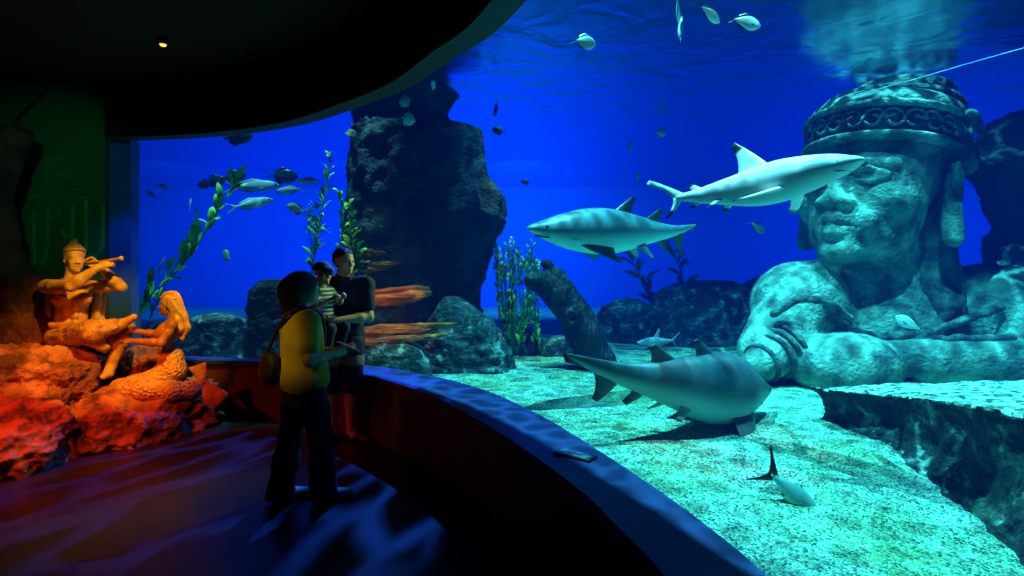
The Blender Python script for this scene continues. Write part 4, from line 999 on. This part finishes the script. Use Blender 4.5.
m_gold = M('ochre gold statue', (.50,.27,.06), (.72,.42,.10), 14, .45, .25, 60, c3=(.62,.34,.08))
m_goldd = M('dark bronze statue cloth', (.34,.17,.04), (.60,.33,.08), 10, .5, .35, 40)
m_cape = M('pale striped statue cloth', (.55,.42,.14), (.70,.56,.22), 6, .6, .2, 30)
m_skinb = M('brown statue skin', (.30,.11,.03), (.42,.17,.05), 12, .42, .2, 50)
def flute_player():
    Y0 = 5.6; root = empty('flute_player_statue', at(78,343,Y0)); O = V(root.location)
    tag(root, 'golden statue of a seated youth playing a flute on the big red rock', 'statue')
    P = lambda px,py,d=0: np.array(at(px,py,Y0+d)-O)
    S = Sdf(.0075)
    fr = frame((.23,.25,.285), P(75,273,-.02)+np.array((0,0,.0)), math.radians(52), math.radians(2))
    head_prims(S, fr, .95)
    S.cone(P(73,266), P(72,283), .058, .065, .03)
    S.ell(P(72,296), (.19,.12,.17), .05); S.ell(P(71,318), (.15,.11,.13), .06); S.ell(P(74,336), (.19,.15,.11), .06)
    for x,y in ((60,299),(83,299)): S.ell(P(x,y,-.085), (.085,.05,.06), .05)
    for y in (309,316,323):
        for x in (66,75): S.ell(P(x,y,-.10), (.04,.025,.03), .03)
    S.cone(P(47,286), P(97,286), .065, .06, .05)
    limb(S, P(46,287), P(71,286,-.36), P(97,268,-.30), .066, .05, .034)
    limb(S, P(97,286), P(121,287,-.05), P(100,266,-.13), .060, .048, .034)
    hand_prims(S, P(98,267,-.30), V((.75,.25,.35)), V((.15,1,-.3)), 1, 1.0, .75)
    hand_prims(S, P(99,266,-.13), V((-.35,-.35,.45)), V((.3,-1,.2)), -1, .95, .75)
    limb(S, P(60,337,-.03), P(92,331,-.36), P(122,324,-.22), .10, .078, .05)
    S.path([P(122,324,-.22),P(134,317,-.22)], [.045,.03], .02)
    limb(S, P(90,335,.03), P(124,328,-.06), P(111,366,-.10), .10, .075, .045)
    S.path([P(111,366,-.10),P(108,374,-.17),P(103,377,-.26)], [.048,.045,.028], .02)
    S.mesh('body', m_gold, root)
    S = Sdf(.008)                            # hair with a top bun, head band
    S.ell(hp(fr,(0,.09,.69)), np.array((.385,.435,.37))*fr[0], .02, fr[2])
    S.ell(hp(fr,(0,.28,.48)), np.array((.32,.24,.32))*fr[0], .03, fr[2])
    S.cut(hp(fr,(0,-.14,.62)), fr[2]@np.array((0,-1,-.18)), .03)
    S.ell(hp(fr,(0,.10,1.09)), np.array((.15,.15,.13))*fr[0], .02)
    S.mesh('hair', m_goldd, root, disp=lambda p: .011*noise.noise(V(p)*38)+.004*noise.noise(V(p)*80))
    g = Geo(); g.tube([hp(fr,(.365*math.cos(a),.06+.425*math.sin(a),.76-.06*math.sin(a))) for a in np.linspace(0,2*math.pi,33)], .012, 6, caps=False)
    g.build('head_band', m_gold, root, smooth=True)
    S = Sdf(.009)                            # waist cloth over hips and crossed thighs
    S.ell(P(74,334), (.225,.17,.10), .04)
    S.path([P(60,337,-.03),P(93,331,-.36)], [.125,.105], .03); S.path([P(93,331,-.36),P(113,326,-.26)], [.10,.075], .03)
    S.path([P(90,335,.03),P(124,328,-.05)], [.12,.095], .03); S.path([P(124,328,-.05),P(121,342,-.08)], [.09,.07], .03)
    S.path([P(92,336,-.30),P(104,348,-.25)], [.09,.05], .04)
    S.mesh('waist_cloth', m_goldd, root, disp=lambda p: .012*noise.noise(V((p.x*9,p.y*9,p.z*26)))+.006*noise.noise(V(p)*40))
    S = Sdf(.009); S.path([P(52,325,-.13),P(75,327,-.17),P(92,323,-.12)], [.035,.045,.03], .02); S.ell(P(86,323,-.16), (.05,.03,.035), .02)
    S.mesh('sash', m_gold, root)
    vs, fs = [], []                          # cape hanging behind from the shoulders
    for i in range(30):
        for j in range(14):
            u = i/29; t = j/13; px = 40+(108-40)*u - 3*math.sin(t*2); top = 284+4*math.sin(u*3.1); bt = 344-18*u
            p = P(px, top+(bt-top)*t, .14+.03*math.sin(u*34)+.05*t)
            vs.append(p)
    for i in range(29):
        for j in range(13): fs.append((i*14+j,(i+1)*14+j,(i+1)*14+j+1,i*14+j+1))
    o = mesh('cape', vs, fs, m_cape, root); md = o.modifiers.new('thick','SOLIDIFY'); md.thickness = .02
    g = Geo(); a, b = V(P(84,264.5,-.30)), V(P(123,258,-.24)); ax = (b-a)
    g.tube([a,a+ax*.90,a+ax*.93,b-ax*.02,b], [.014,.015,.024,.024,.018], 12); g.build('flute', m_gold, root, smooth=True)
flute_player()
def mermaid():
    Y0 = 5.5; root = empty('mermaid_statue', at(170,388,Y0)); O = V(root.location)
    tag(root, 'small golden mermaid statue leaning on the flute player\'s knee', 'statue')
    P = lambda px,py,d=0: np.array(at(px,py,Y0+d)-O)
    fr = frame((.185,.20,.235), P(169,315.5), math.radians(-82), 0)
    S = Sdf(.0065); head_prims(S, fr, .95)
    S.cone(P(172,310), P(173,321), .040, .046, .02)
    S.ell(P(168,332), (.085,.13,.11), .04, rotz(0)); S.ell(P(167,349), (.07,.10,.09), .05); S.ell(P(171,362), (.10,.13,.10), .05)
    S.ell(P(159,334,-.06), (.055,.05,.05), .03); S.ell(P(159,334,.06), (.055,.05,.05), .03)
    S.cone(P(172,325,-.15), P(171,325,.15), .045, .045, .03)
    limb(S, P(172,326,-.15), P(161,343,-.22), P(132,341,-.24), .042, .033, .025)
    limb(S, P(170,325,.15), P(156,334,.10), P(134,331,-.02), .040, .031, .025)
    hand_prims(S, P(133,341,-.24), V((-1,.1,.12)), V((0,.3,-1)), 1, .85, .45)
    hand_prims(S, P(135,331,-.02), V((-1,-.1,-.1)), V((0,0,-1)), -1, .85, .4)
    S.mesh('body', m_skinb, root)
    S = Sdf(.008)
    S.ell(hp(fr,(0,.10,.66)), np.array((.39,.44,.36))*fr[0], .02, fr[2]); S.cut(hp(fr,(0,-.22,.55)), fr[2]@np.array((0,-1,-.55)))
    S.path([P(176,306),P(180,318,0),P(183,328,0),P(183,338,0)], [.06,.058,.055,.02], .04)
    S.mesh('hair', m_gold, root, disp=lambda p: .010*math.sin(p.z*20+p.y*160))
    S = Sdf(.008)
    S.path([P(171,358),P(172,370,-.02),P(155,382,-.10),P(135,386,-.16),P(120,388,-.14),P(124,392,-.24),P(145,390,-.32),P(170,391,-.28),P(190,390,-.16),P(202,384,-.06)],
           [.115,.125,.12,.105,.085,.085,.10,.095,.075,.055], .03)
    S.path([P(202,384,-.06),P(204,376,-.02)], [.05,.035], .02)
    S.mesh('tail', m_tail, root)
    g = Geo()
    lens_fin(g, P(198,380,-.04), P(208,384,-.04), P(188,368,-.02), P(206,362,-.02), th=.02, lead=0, trail=0, n=6)
    lens_fin(g, P(201,384,-.05), P(205,378,-.05), P(216,408,-.24), P(229,394,-.22), th=.02, n=6)
    lens_fin(g, P(201,384,-.05), P(206,378,-.05), P(203,404,-.28), P(217,408,-.25), th=.02, n=6)
    g.build('tail_fin', m_goldd, root, smooth=True)
    g = Geo(); g.tube([hp(fr,(.375*math.cos(a),.06+.43*math.sin(a),.74-.04*math.sin(a))) for a in np.linspace(0,2*math.pi,33)], .010, 6, caps=False)
    g.build('head_band', m_gold, root, smooth=True)
m_tail = M('scaled gold tail', (.52,.30,.08), (.70,.42,.12), 20, .45)
nt = m_tail.node_tree; N = nt.nodes; L = nt.links
vo = N.new('ShaderNodeTexVoronoi'); vo.inputs['Scale'].default_value = 38; bp = N.new('ShaderNodeBump'); bp.inputs['Strength'].default_value = 1; bp.inputs['Distance'].default_value = .02; bp.invert = True
tc = N.new('ShaderNodeTexCoord'); L.new(tc.outputs['Object'], vo.inputs['Vector']); L.new(vo.outputs['Distance'], bp.inputs['Height']); L.new(bp.outputs[0], N['Principled BSDF'].inputs['Normal'])
mermaid()

# ------------------------------------------------------------------ visitors
m_skin = M('skin', (.62,.36,.22), (.68,.40,.26), 8, .5)
m_hair = M('black hair', (.012,.008,.007), (.03,.018,.014), 30, .45, .4, 60, stretch=(4,4,.5))
m_yel = M('mustard yellow cotton', (.62,.47,.03), (.70,.54,.05), 6, .85, .25, 12)
m_navyp = M('dark navy trousers', (.018,.02,.055), (.03,.03,.075), 5, .85, .25, 14)
m_navys = M('navy shirt cotton', (.010,.014,.06), (.016,.022,.09), 6, .85, .25, 14)
m_short = M('charcoal shorts', (.03,.035,.06), (.045,.05,.08), 6, .85, .25, 14)
m_shoe = M('dark shoe leather', (.02,.02,.025), rough=.5)
m_shoel = M('pale canvas shoe', (.45,.55,.40), rough=.7)
m_capm = M('grey blue cap cloth', (.05,.08,.10), rough=.9)
m_white = M('white of the eye', (.7,.7,.68), rough=.3)
def eyes(fr, parent, col=None):
    for x in (-1,1):
        bm = bmesh.new(); bmesh.ops.create_uvsphere(bm, u_segments=10, v_segments=8, radius=.030*fr[0].mean())
        c = V(hp(fr,(x*.135,-.352,.492)))
        for v in bm.verts: v.co = v.co*1.0 + c
        me = bpy.data.meshes.new('eye'); bm.to_mesh(me); bm.free(); link('eye', me, m_dark, parent)
def shoe(name, heel, toe, parent, mat, w_=.042, h=.075):
    S = Sdf(.007); a = np.array(heel); b = np.array(toe); m = a+(b-a)*.55
    S.path([a+(0,0,.045),m+(0,0,.04),b+(0,0,.032)], [.042,w_,.032], .02); S.cone(a+(0,0,.06), a+(b-a)*.2+(0,0,h), .04, .038, .02)
    S.cut(a+(0,0,.004), (0,0,-1)); S.mesh(name, mat, parent)
def woman():
    Y0 = 3.78; X0 = (306-512)/F*Y0
    root = empty('person', (X0,Y0,0), math.radians(128)); tag(root, 'person with a black bob in a yellow shirt and dark flared trousers', 'person')
    J = dict(shR=(-.160,.03,1.235), elR=(-.215,.05,.985), wrR=(-.12,-.15,1.00), shL=(.160,.03,1.235), elL=(.20,.00,.985), wrL=(.03,-.22,1.00),
             hipR=(-.085,.01,.82), knR=(-.085,-.07,.45), anR=(-.085,-.09,.075), hipL=(.085,.01,.82), knL=(.095,.07,.45), anL=(.10,.14,.075),
             chest=(0,.03,1.13), waist=(0,.01,.96), neck=(0,.03,1.29), headbase=(0,.02,1.36))
    fr = frame((.215,.225,.215), (.0,.015,1.335), math.radians(-12), math.radians(-4))
    S = Sdf(.0065); body_prims(S, J, .92, True); head_prims(S, fr, .95)
    hand_prims(S, J['wrR'], V((.35,-.9,.12)), V((.9,.35,.3)), -1, .95, .45)
    hand_prims(S, J['wrL'], V((-.5,-.8,.12)), V((-.7,.5,.5)), 1, .95, .45)
    for k in 'RL':
        a = np.array(J['an'+k]); S.path([a,a+(0,-.05,-.03),a+(0,-.13,-.05)], [.036,.034,.022], .02)
    S.mesh('body', m_skin, root); eyes(fr, root)
    S = Sdf(.0075); S.ell((0,.035,1.455), (.100,.115,.108), .02); S.path([(-.055,.06,1.40),(-.058,.06,1.32)], [.068,.048], .05); S.path([(.055,.06,1.40),(.058,.06,1.32)], [.068,.048], .05)
    S.path([(0,.10,1.42),(0,.10,1.31)], [.085,.06], .05)
    S.cut((0,-.045,1.43), rotz(math.radians(-12))@np.array((0,-1,-.55))); S.mesh('hair', m_hair, root, disp=lambda p: .0015*math.sin(math.atan2(p.y-.04,p.x)*60))
    S = Sdf(.008); S.ell((0,.03,1.13), (.178,.135,.19), .06); S.ell((0,.015,.95), (.170,.135,.16), .08); S.ell((0,.015,.84), (.205,.160,.13), .08)
    S.cone(J['shR'], J['shL'], .064, .064, .05)
    for k,s in (('R',-1),('L',1)):
        a,b = np.array(J['sh'+k]), np.array(J['el'+k]); S.path([a,a+(b-a)*.62], [.068,.066], .04)
        S.cut(a+(b-a)*.60, (b-a)) if False else None
    S.cone((0,.03,1.25),(0,.028,1.30),.085,.066,.03)
    S.cut((0,0,.755), (0,0,-1)); S.cut((0,0,1.315), (0,-.15,1))
    S.mesh('shirt', m_yel, root, disp=lambda p: .006*noise.noise(V((p.x*14,p.y*14,p.z*7))))
    S = Sdf(.008); S.ell((0,.012,.82), (.150,.12,.09), .05)
    for k in 'RL':
        h,kn,an = [np.array(J[q+k]) for q in ('hip','kn','an')]; S.path([h,h+(kn-h)*.5,kn,kn+(an-kn)*.5,an+(0,0,-.03)], [.108,.092,.072,.080,.095], .05)
    S.cut((0,0,.035), (0,0,-1)); S.cut((0,0,.89), (0,0,1))
    S.mesh('trousers', m_navyp, root, disp=lambda p: .006*noise.noise(V((p.x*12,p.y*12,p.z*5))))
    for k in 'RL':
        a = np.array(J['an'+k]); shoe('shoe', (a[0],a[1]+.03,0), (a[0]+(-.01 if k=='R' else .01),a[1]-.17,0), root, m_shoel)
    # shoulder bag
    bg = empty('shoulder_bag', (X0,Y0,0), math.radians(128)); tag(bg, 'dark shoulder bag hanging at the back of the person in yellow', 'bag')
    S = Sdf(.009); S.ell((.10,.205,.93), (.135,.055,.115), .03); S.ell((.10,.205,.87), (.125,.06,.07), .04); S.cut((0,0,1.03),(0,0,1),.02)
    S.mesh('bag_body', m_bag, bg)
    g = Geo(); pts = spline([(.10,.22,1.02),(.02,.185,1.16),(-.07,.135,1.285),(-.10,.03,1.315),(-.09,-.07,1.27),(0,-.125,1.12),(.10,-.13,1.0),(.19,.0,.95),(.19,.15,.97)], 40)
    g.tube([V(p) for p in pts], .013, 6); g.build('strap', m_bag, bg, smooth=True)
    # phone in the right hand
    M4 = root.matrix_world if False else Matrix.Translation(root.location) @ Matrix.Rotation(math.radians(128),4,'Z')
    ph = empty('smartphone', M4 @ V((-.075,-.265,1.035)), math.radians(128)); ph.rotation_euler = (math.radians(28),0,math.radians(128)); tag(ph, 'pale smartphone held in front of the person in yellow', 'phone')
    g = Geo(); g.box((-.037,-.075,-.004),(.037,.075,.003)); g.build('phone_case', M('pale blue phone case', (.55,.65,.75), rough=.4), ph)
    g = Geo(); g.box((-.033,-.070,.003),(.033,.070,.0045)); g.build('screen', M('lit phone screen', (.3,.4,.6), rough=.2, emit=(.5,.7,1), es=.25), ph)
m_bag = M('dark bag leather', (.015,.013,.014), (.03,.026,.026), 8, .6)
woman()
def man():
    Y0 = 5.12; X0 = (344-512)/F*Y0; yaw = math.radians(4)
    root = empty('person', (X0,Y0,0), yaw); tag(root, 'tall person in navy polo shirt and dark shorts carrying the toddler', 'person')
    J = dict(shR=(-.19,.02,1.42), elR=(-.25,-.10,1.15), wrR=(-.13,-.30,1.13), shL=(.19,.02,1.42), elL=(.235,-.06,1.13), wrL=(.005,-.26,1.12),
             hipR=(-.10,0,.90), knR=(-.10,-.02,.48), anR=(-.10,.03,.075), hipL=(.09,0,.90), knL=(.085,-.03,.48), anL=(.07,-.02,.075),
             chest=(0,.02,1.28), waist=(0,.0,1.06), neck=(0,.02,1.46), headbase=(0,.0,1.54))
    fr = frame((.23,.235,.235), (.005,-.005,1.515), math.radians(48), math.radians(0))
    S = Sdf(.007); body_prims(S, J, 1.08); head_prims(S, fr, .95)
    hand_prims(S, J['wrR'], V((.6,-.7,-.1)), V((.5,.4,.8)), -1, 1.05, .5)
    hand_prims(S, J['wrL'], V((-.95,-.15,-.05)), V((0,.4,.9)), 1, 1.05, .5)
    S.path([(-.10,.03,.07),(-.10,-.03,.045),(-.10,-.13,.028)], [.04,.04,.025], .02)
    S.path([(.07,-.02,.07),(.11,-.04,.045),(.18,-.09,.028)], [.04,.04,.025], .02)
    S.mesh('body', m_skin, root); eyes(fr, root)
    S = Sdf(.0075); S.ell(hp(fr,(0,.10,.72)), np.array((.385,.44,.34))*fr[0], .02, fr[2]); S.ell(hp(fr,(0,.28,.52)), np.array((.31,.22,.28))*fr[0], .03, fr[2])
    S.cut(hp(fr,(0,-.26,.68)), fr[2]@np.array((0,-1,-.5))); S.mesh('hair', m_hair, root, disp=lambda p: .004*noise.noise(V(p)*70))
    S = Sdf(.008); S.ell((0,.02,1.28), (.205,.14,.19), .06); S.ell((0,.01,1.06), (.175,.13,.17), .08); S.ell((0,.01,.93), (.175,.135,.12), .08)
    S.cone(J['shR'], J['shL'], .074, .074, .05); S.cone((0,.02,1.42),(0,.015,1.50),.10,.07,.03)
    for k in 'RL':
        a,b = np.array(J['sh'+k]), np.array(J['el'+k]); S.path([a,a+(b-a)*.66], [.078,.072], .04)
    S.cut((0,0,.85), (0,0,-1)); S.cut((0,0,1.505), (0,-.2,1))
    S.mesh('shirt', m_navys, root, disp=lambda p: .007*noise.noise(V((p.x*12,p.y*12,p.z*6))))
    S = Sdf(.0075); S.path([(-.055,-.06,1.475),(0,-.085,1.46),(.055,-.06,1.475)], [.018,.016,.018], .01); S.path([(-.055,-.06,1.475),(-.07,.03,1.50),(0,.09,1.505),(.07,.03,1.50),(.055,-.06,1.475)], [.018]*5, .01)
    S.mesh('collar', m_navys, root)
    S = Sdf(.008); S.ell((0,.0,.92), (.165,.13,.10), .05)
    for k in 'RL':
        h,kn = np.array(J['hip'+k]), np.array(J['kn'+k]); S.path([h,kn+(0,0,.0)], [.100,.085], .05)
    S.cut((0,0,.44), (0,0,-1)); S.cut((0,0,.98), (0,0,1)); S.mesh('shorts', m_short, root, disp=lambda p: .006*noise.noise(V((p.x*12,p.y*12,p.z*5))))
    shoe('sandal', (-.10,.06,0), (-.10,-.17,0), root, m_shoe, .046, .05); shoe('sandal', (.055,-.005,0), (.235,-.115,0), root, m_shoe, .046, .05)
    # toddler on the right arm
    td = empty('person', (0,0,0)); Yt = Y0-.24; Z0 = 1.06
    td.location = ((322-512)/F*Yt, Yt, Z0); td.rotation_euler = (0,0,math.radians(68)); tag(td, 'toddler in a peaked cap and striped shirt carried in the arms of the tall person', 'person')
    J = dict(shR=(-.105,.02,.31), elR=(-.14,-.06,.19), wrR=(-.06,-.15,.25), shL=(.105,.02,.31), elL=(.13,-.08,.21), wrL=(.05,-.17,.26),
             hipR=(-.07,.0,.05), knR=(-.10,-.16,.0), anR=(-.09,-.13,-.19), hipL=(.07,.0,.05), knL=(.10,-.15,.0), anL=(.10,-.10,-.19),
             chest=(0,.01,.24), waist=(0,0,.12), neck=(0,.01,.345), headbase=(0,0,.39))
    fr = frame((.185,.19,.185), (0,-.005,.375), math.radians(-14), math.radians(-4))
    S = Sdf(.006); body_prims(S, J, .62); head_prims(S, fr, .9)
    hand_prims(S, J['wrR'], V((.3,-.8,.5)), V((.9,0,-.3)), -1, .55, .7); hand_prims(S, J['wrL'], V((-.2,-.8,.5)), V((-.9,0,-.3)), 1, .55, .7)
    S.mesh('body', m_skin, td); eyes(fr, td)
    S = Sdf(.006); S.ell(hp(fr,(0,.05,.70)), np.array((.43,.47,.40))*fr[0], .01, fr[2]); S.cut(hp(fr,(0,0,.66)), fr[2]@np.array((0,-.12,-1)))
    S.path([hp(fr,(-.2,-.40,.66)),hp(fr,(0,-.58,.62)),hp(fr,(.2,-.40,.66))], [.020,.020,.020], .03); S.cone(hp(fr,(0,-.35,.67)), hp(fr,(0,-.55,.63)), .022, .018, .04)
    S.mesh('cap', m_capm, td)
    S = Sdf(.006); S.ell((0,.01,.24), (.115,.085,.12), .04); S.ell((0,.0,.12), (.115,.09,.10), .05); S.cone(J['shR'],J['shL'],.046,.046,.03)
    for k in 'RL':
        a,b = np.array(J['sh'+k]), np.array(J['el'+k]); S.path([a,a+(b-a)*.75], [.047,.043], .03)
    S.cut((0,0,.365),(0,-.2,1)); S.mesh('striped_shirt', m_stripe, td)
    S = Sdf(.006); S.ell((0,0,.055), (.11,.085,.07), .04)
    for k in 'RL':
        h,kn,an = [np.array(J[q+k]) for q in ('hip','kn','an')]; S.path([h,kn,kn+(an-kn)*.75], [.068,.056,.046], .03)
    S.mesh('trousers', m_navyp, td)
    for k in 'RL':
        a = np.array(J['an'+k]); S = Sdf(.006); S.path([a+(0,.01,0),a+(0,-.07,-.025)], [.034,.028], .02); S.mesh('shoe', m_shoe, td)
m_stripe = M('grey striped jersey', (.30,.36,.36), rough=.9)
nt = m_stripe.node_tree; N = nt.nodes; L = nt.links
wv = N.new('ShaderNodeTexWave'); wv.bands_direction = 'Z'; wv.inputs['Scale'].default_value = 9; tc = N.new('ShaderNodeTexCoord'); L.new(tc.outputs['Object'], wv.inputs['Vector'])
cr = N.new('ShaderNodeValToRGB'); cr.color_ramp.elements[0].position = .45; cr.color_ramp.elements[0].color = (.05,.07,.09,1); cr.color_ramp.elements[1].position = .55; cr.color_ramp.elements[1].color = (.5,.6,.58,1)
L.new(wv.outputs['Fac'], cr.inputs[0]); L.new(cr.outputs[0], N['Principled BSDF'].inputs['Base Color'])
man()

# ------------------------------------------------------------------ small things in the hall
def ledge_tablet():
    c = at(575,457,2.93); r = empty('tablet', (c.x,c.y,.6), math.radians(-38)); tag(r, 'small dark tablet with reflecting glass lying flat on the blue ledge', 'tablet')
    g = Geo(); g.box((-.11,-.045,.0),(.11,.045,.012)); o = g.build('case', M('black tablet case', (.01,.012,.016), rough=.35), r)
    md = o.modifiers.new('b','BEVEL'); md.width = .005; md.segments = 3
    g = Geo(); g.box((-.095,-.036,.0122),(.095,.036,.0135)); g.build('screen', M('glossy tablet glass', (.02,.05,.07), (.10,.22,.22), 22, .12, c3=(.03,.08,.12)), r)
ledge_tablet()
def ceiling_lamp(px, py, label, lit, dx=0):
    Y = F*(3.62-CAMH)/(HZ-py); c = at(px,py,Y); r = empty('ceiling_light', (c.x,c.y,3.62)); tag(r, label, 'lamp')
    g = Geo(); n = 20; g.tube([(0,0,0),(0,0,-.05)], .055, n); g.build('housing', m_black, r, smooth=False)
    g = Geo(); g.tube([(0,0,-.05),(0,0,-.062)], [.028,.022], n); g.build('bulb', M('orange lamp glass' if lit else 'unlit lamp glass', (.5,.2,.05) if lit else (.06,.06,.06), rough=.3, emit=(1,.35,.06) if lit else None, es=2.6), r, smooth=True)
ceiling_lamp(163,39, 'small glowing orange ceiling lamp in the dark ceiling', True)
ceiling_lamp(252,53, 'unlit small ceiling lamp right of the glowing orange one', False)
for o in list(COL.objects):
    if o.type == 'MESH' and 'kind' not in o and o.parent is None and 'label' not in o: print('UNTAGGED', o.name)

GR = {'fish':'small fish in the tank','plank':'orange-lit driftwood planks','kelp':'kelp stems in the tank','boulder':'boulders on the gravel','sand_tiger_shark':'grey green stout sharks','ceiling_light':'small ceiling lamps'}
for o in list(COL.objects):
    k = o.name.split('.')[0]
    if o.parent is None and 'label' in o and k in GR: o['group'] = GR[k]
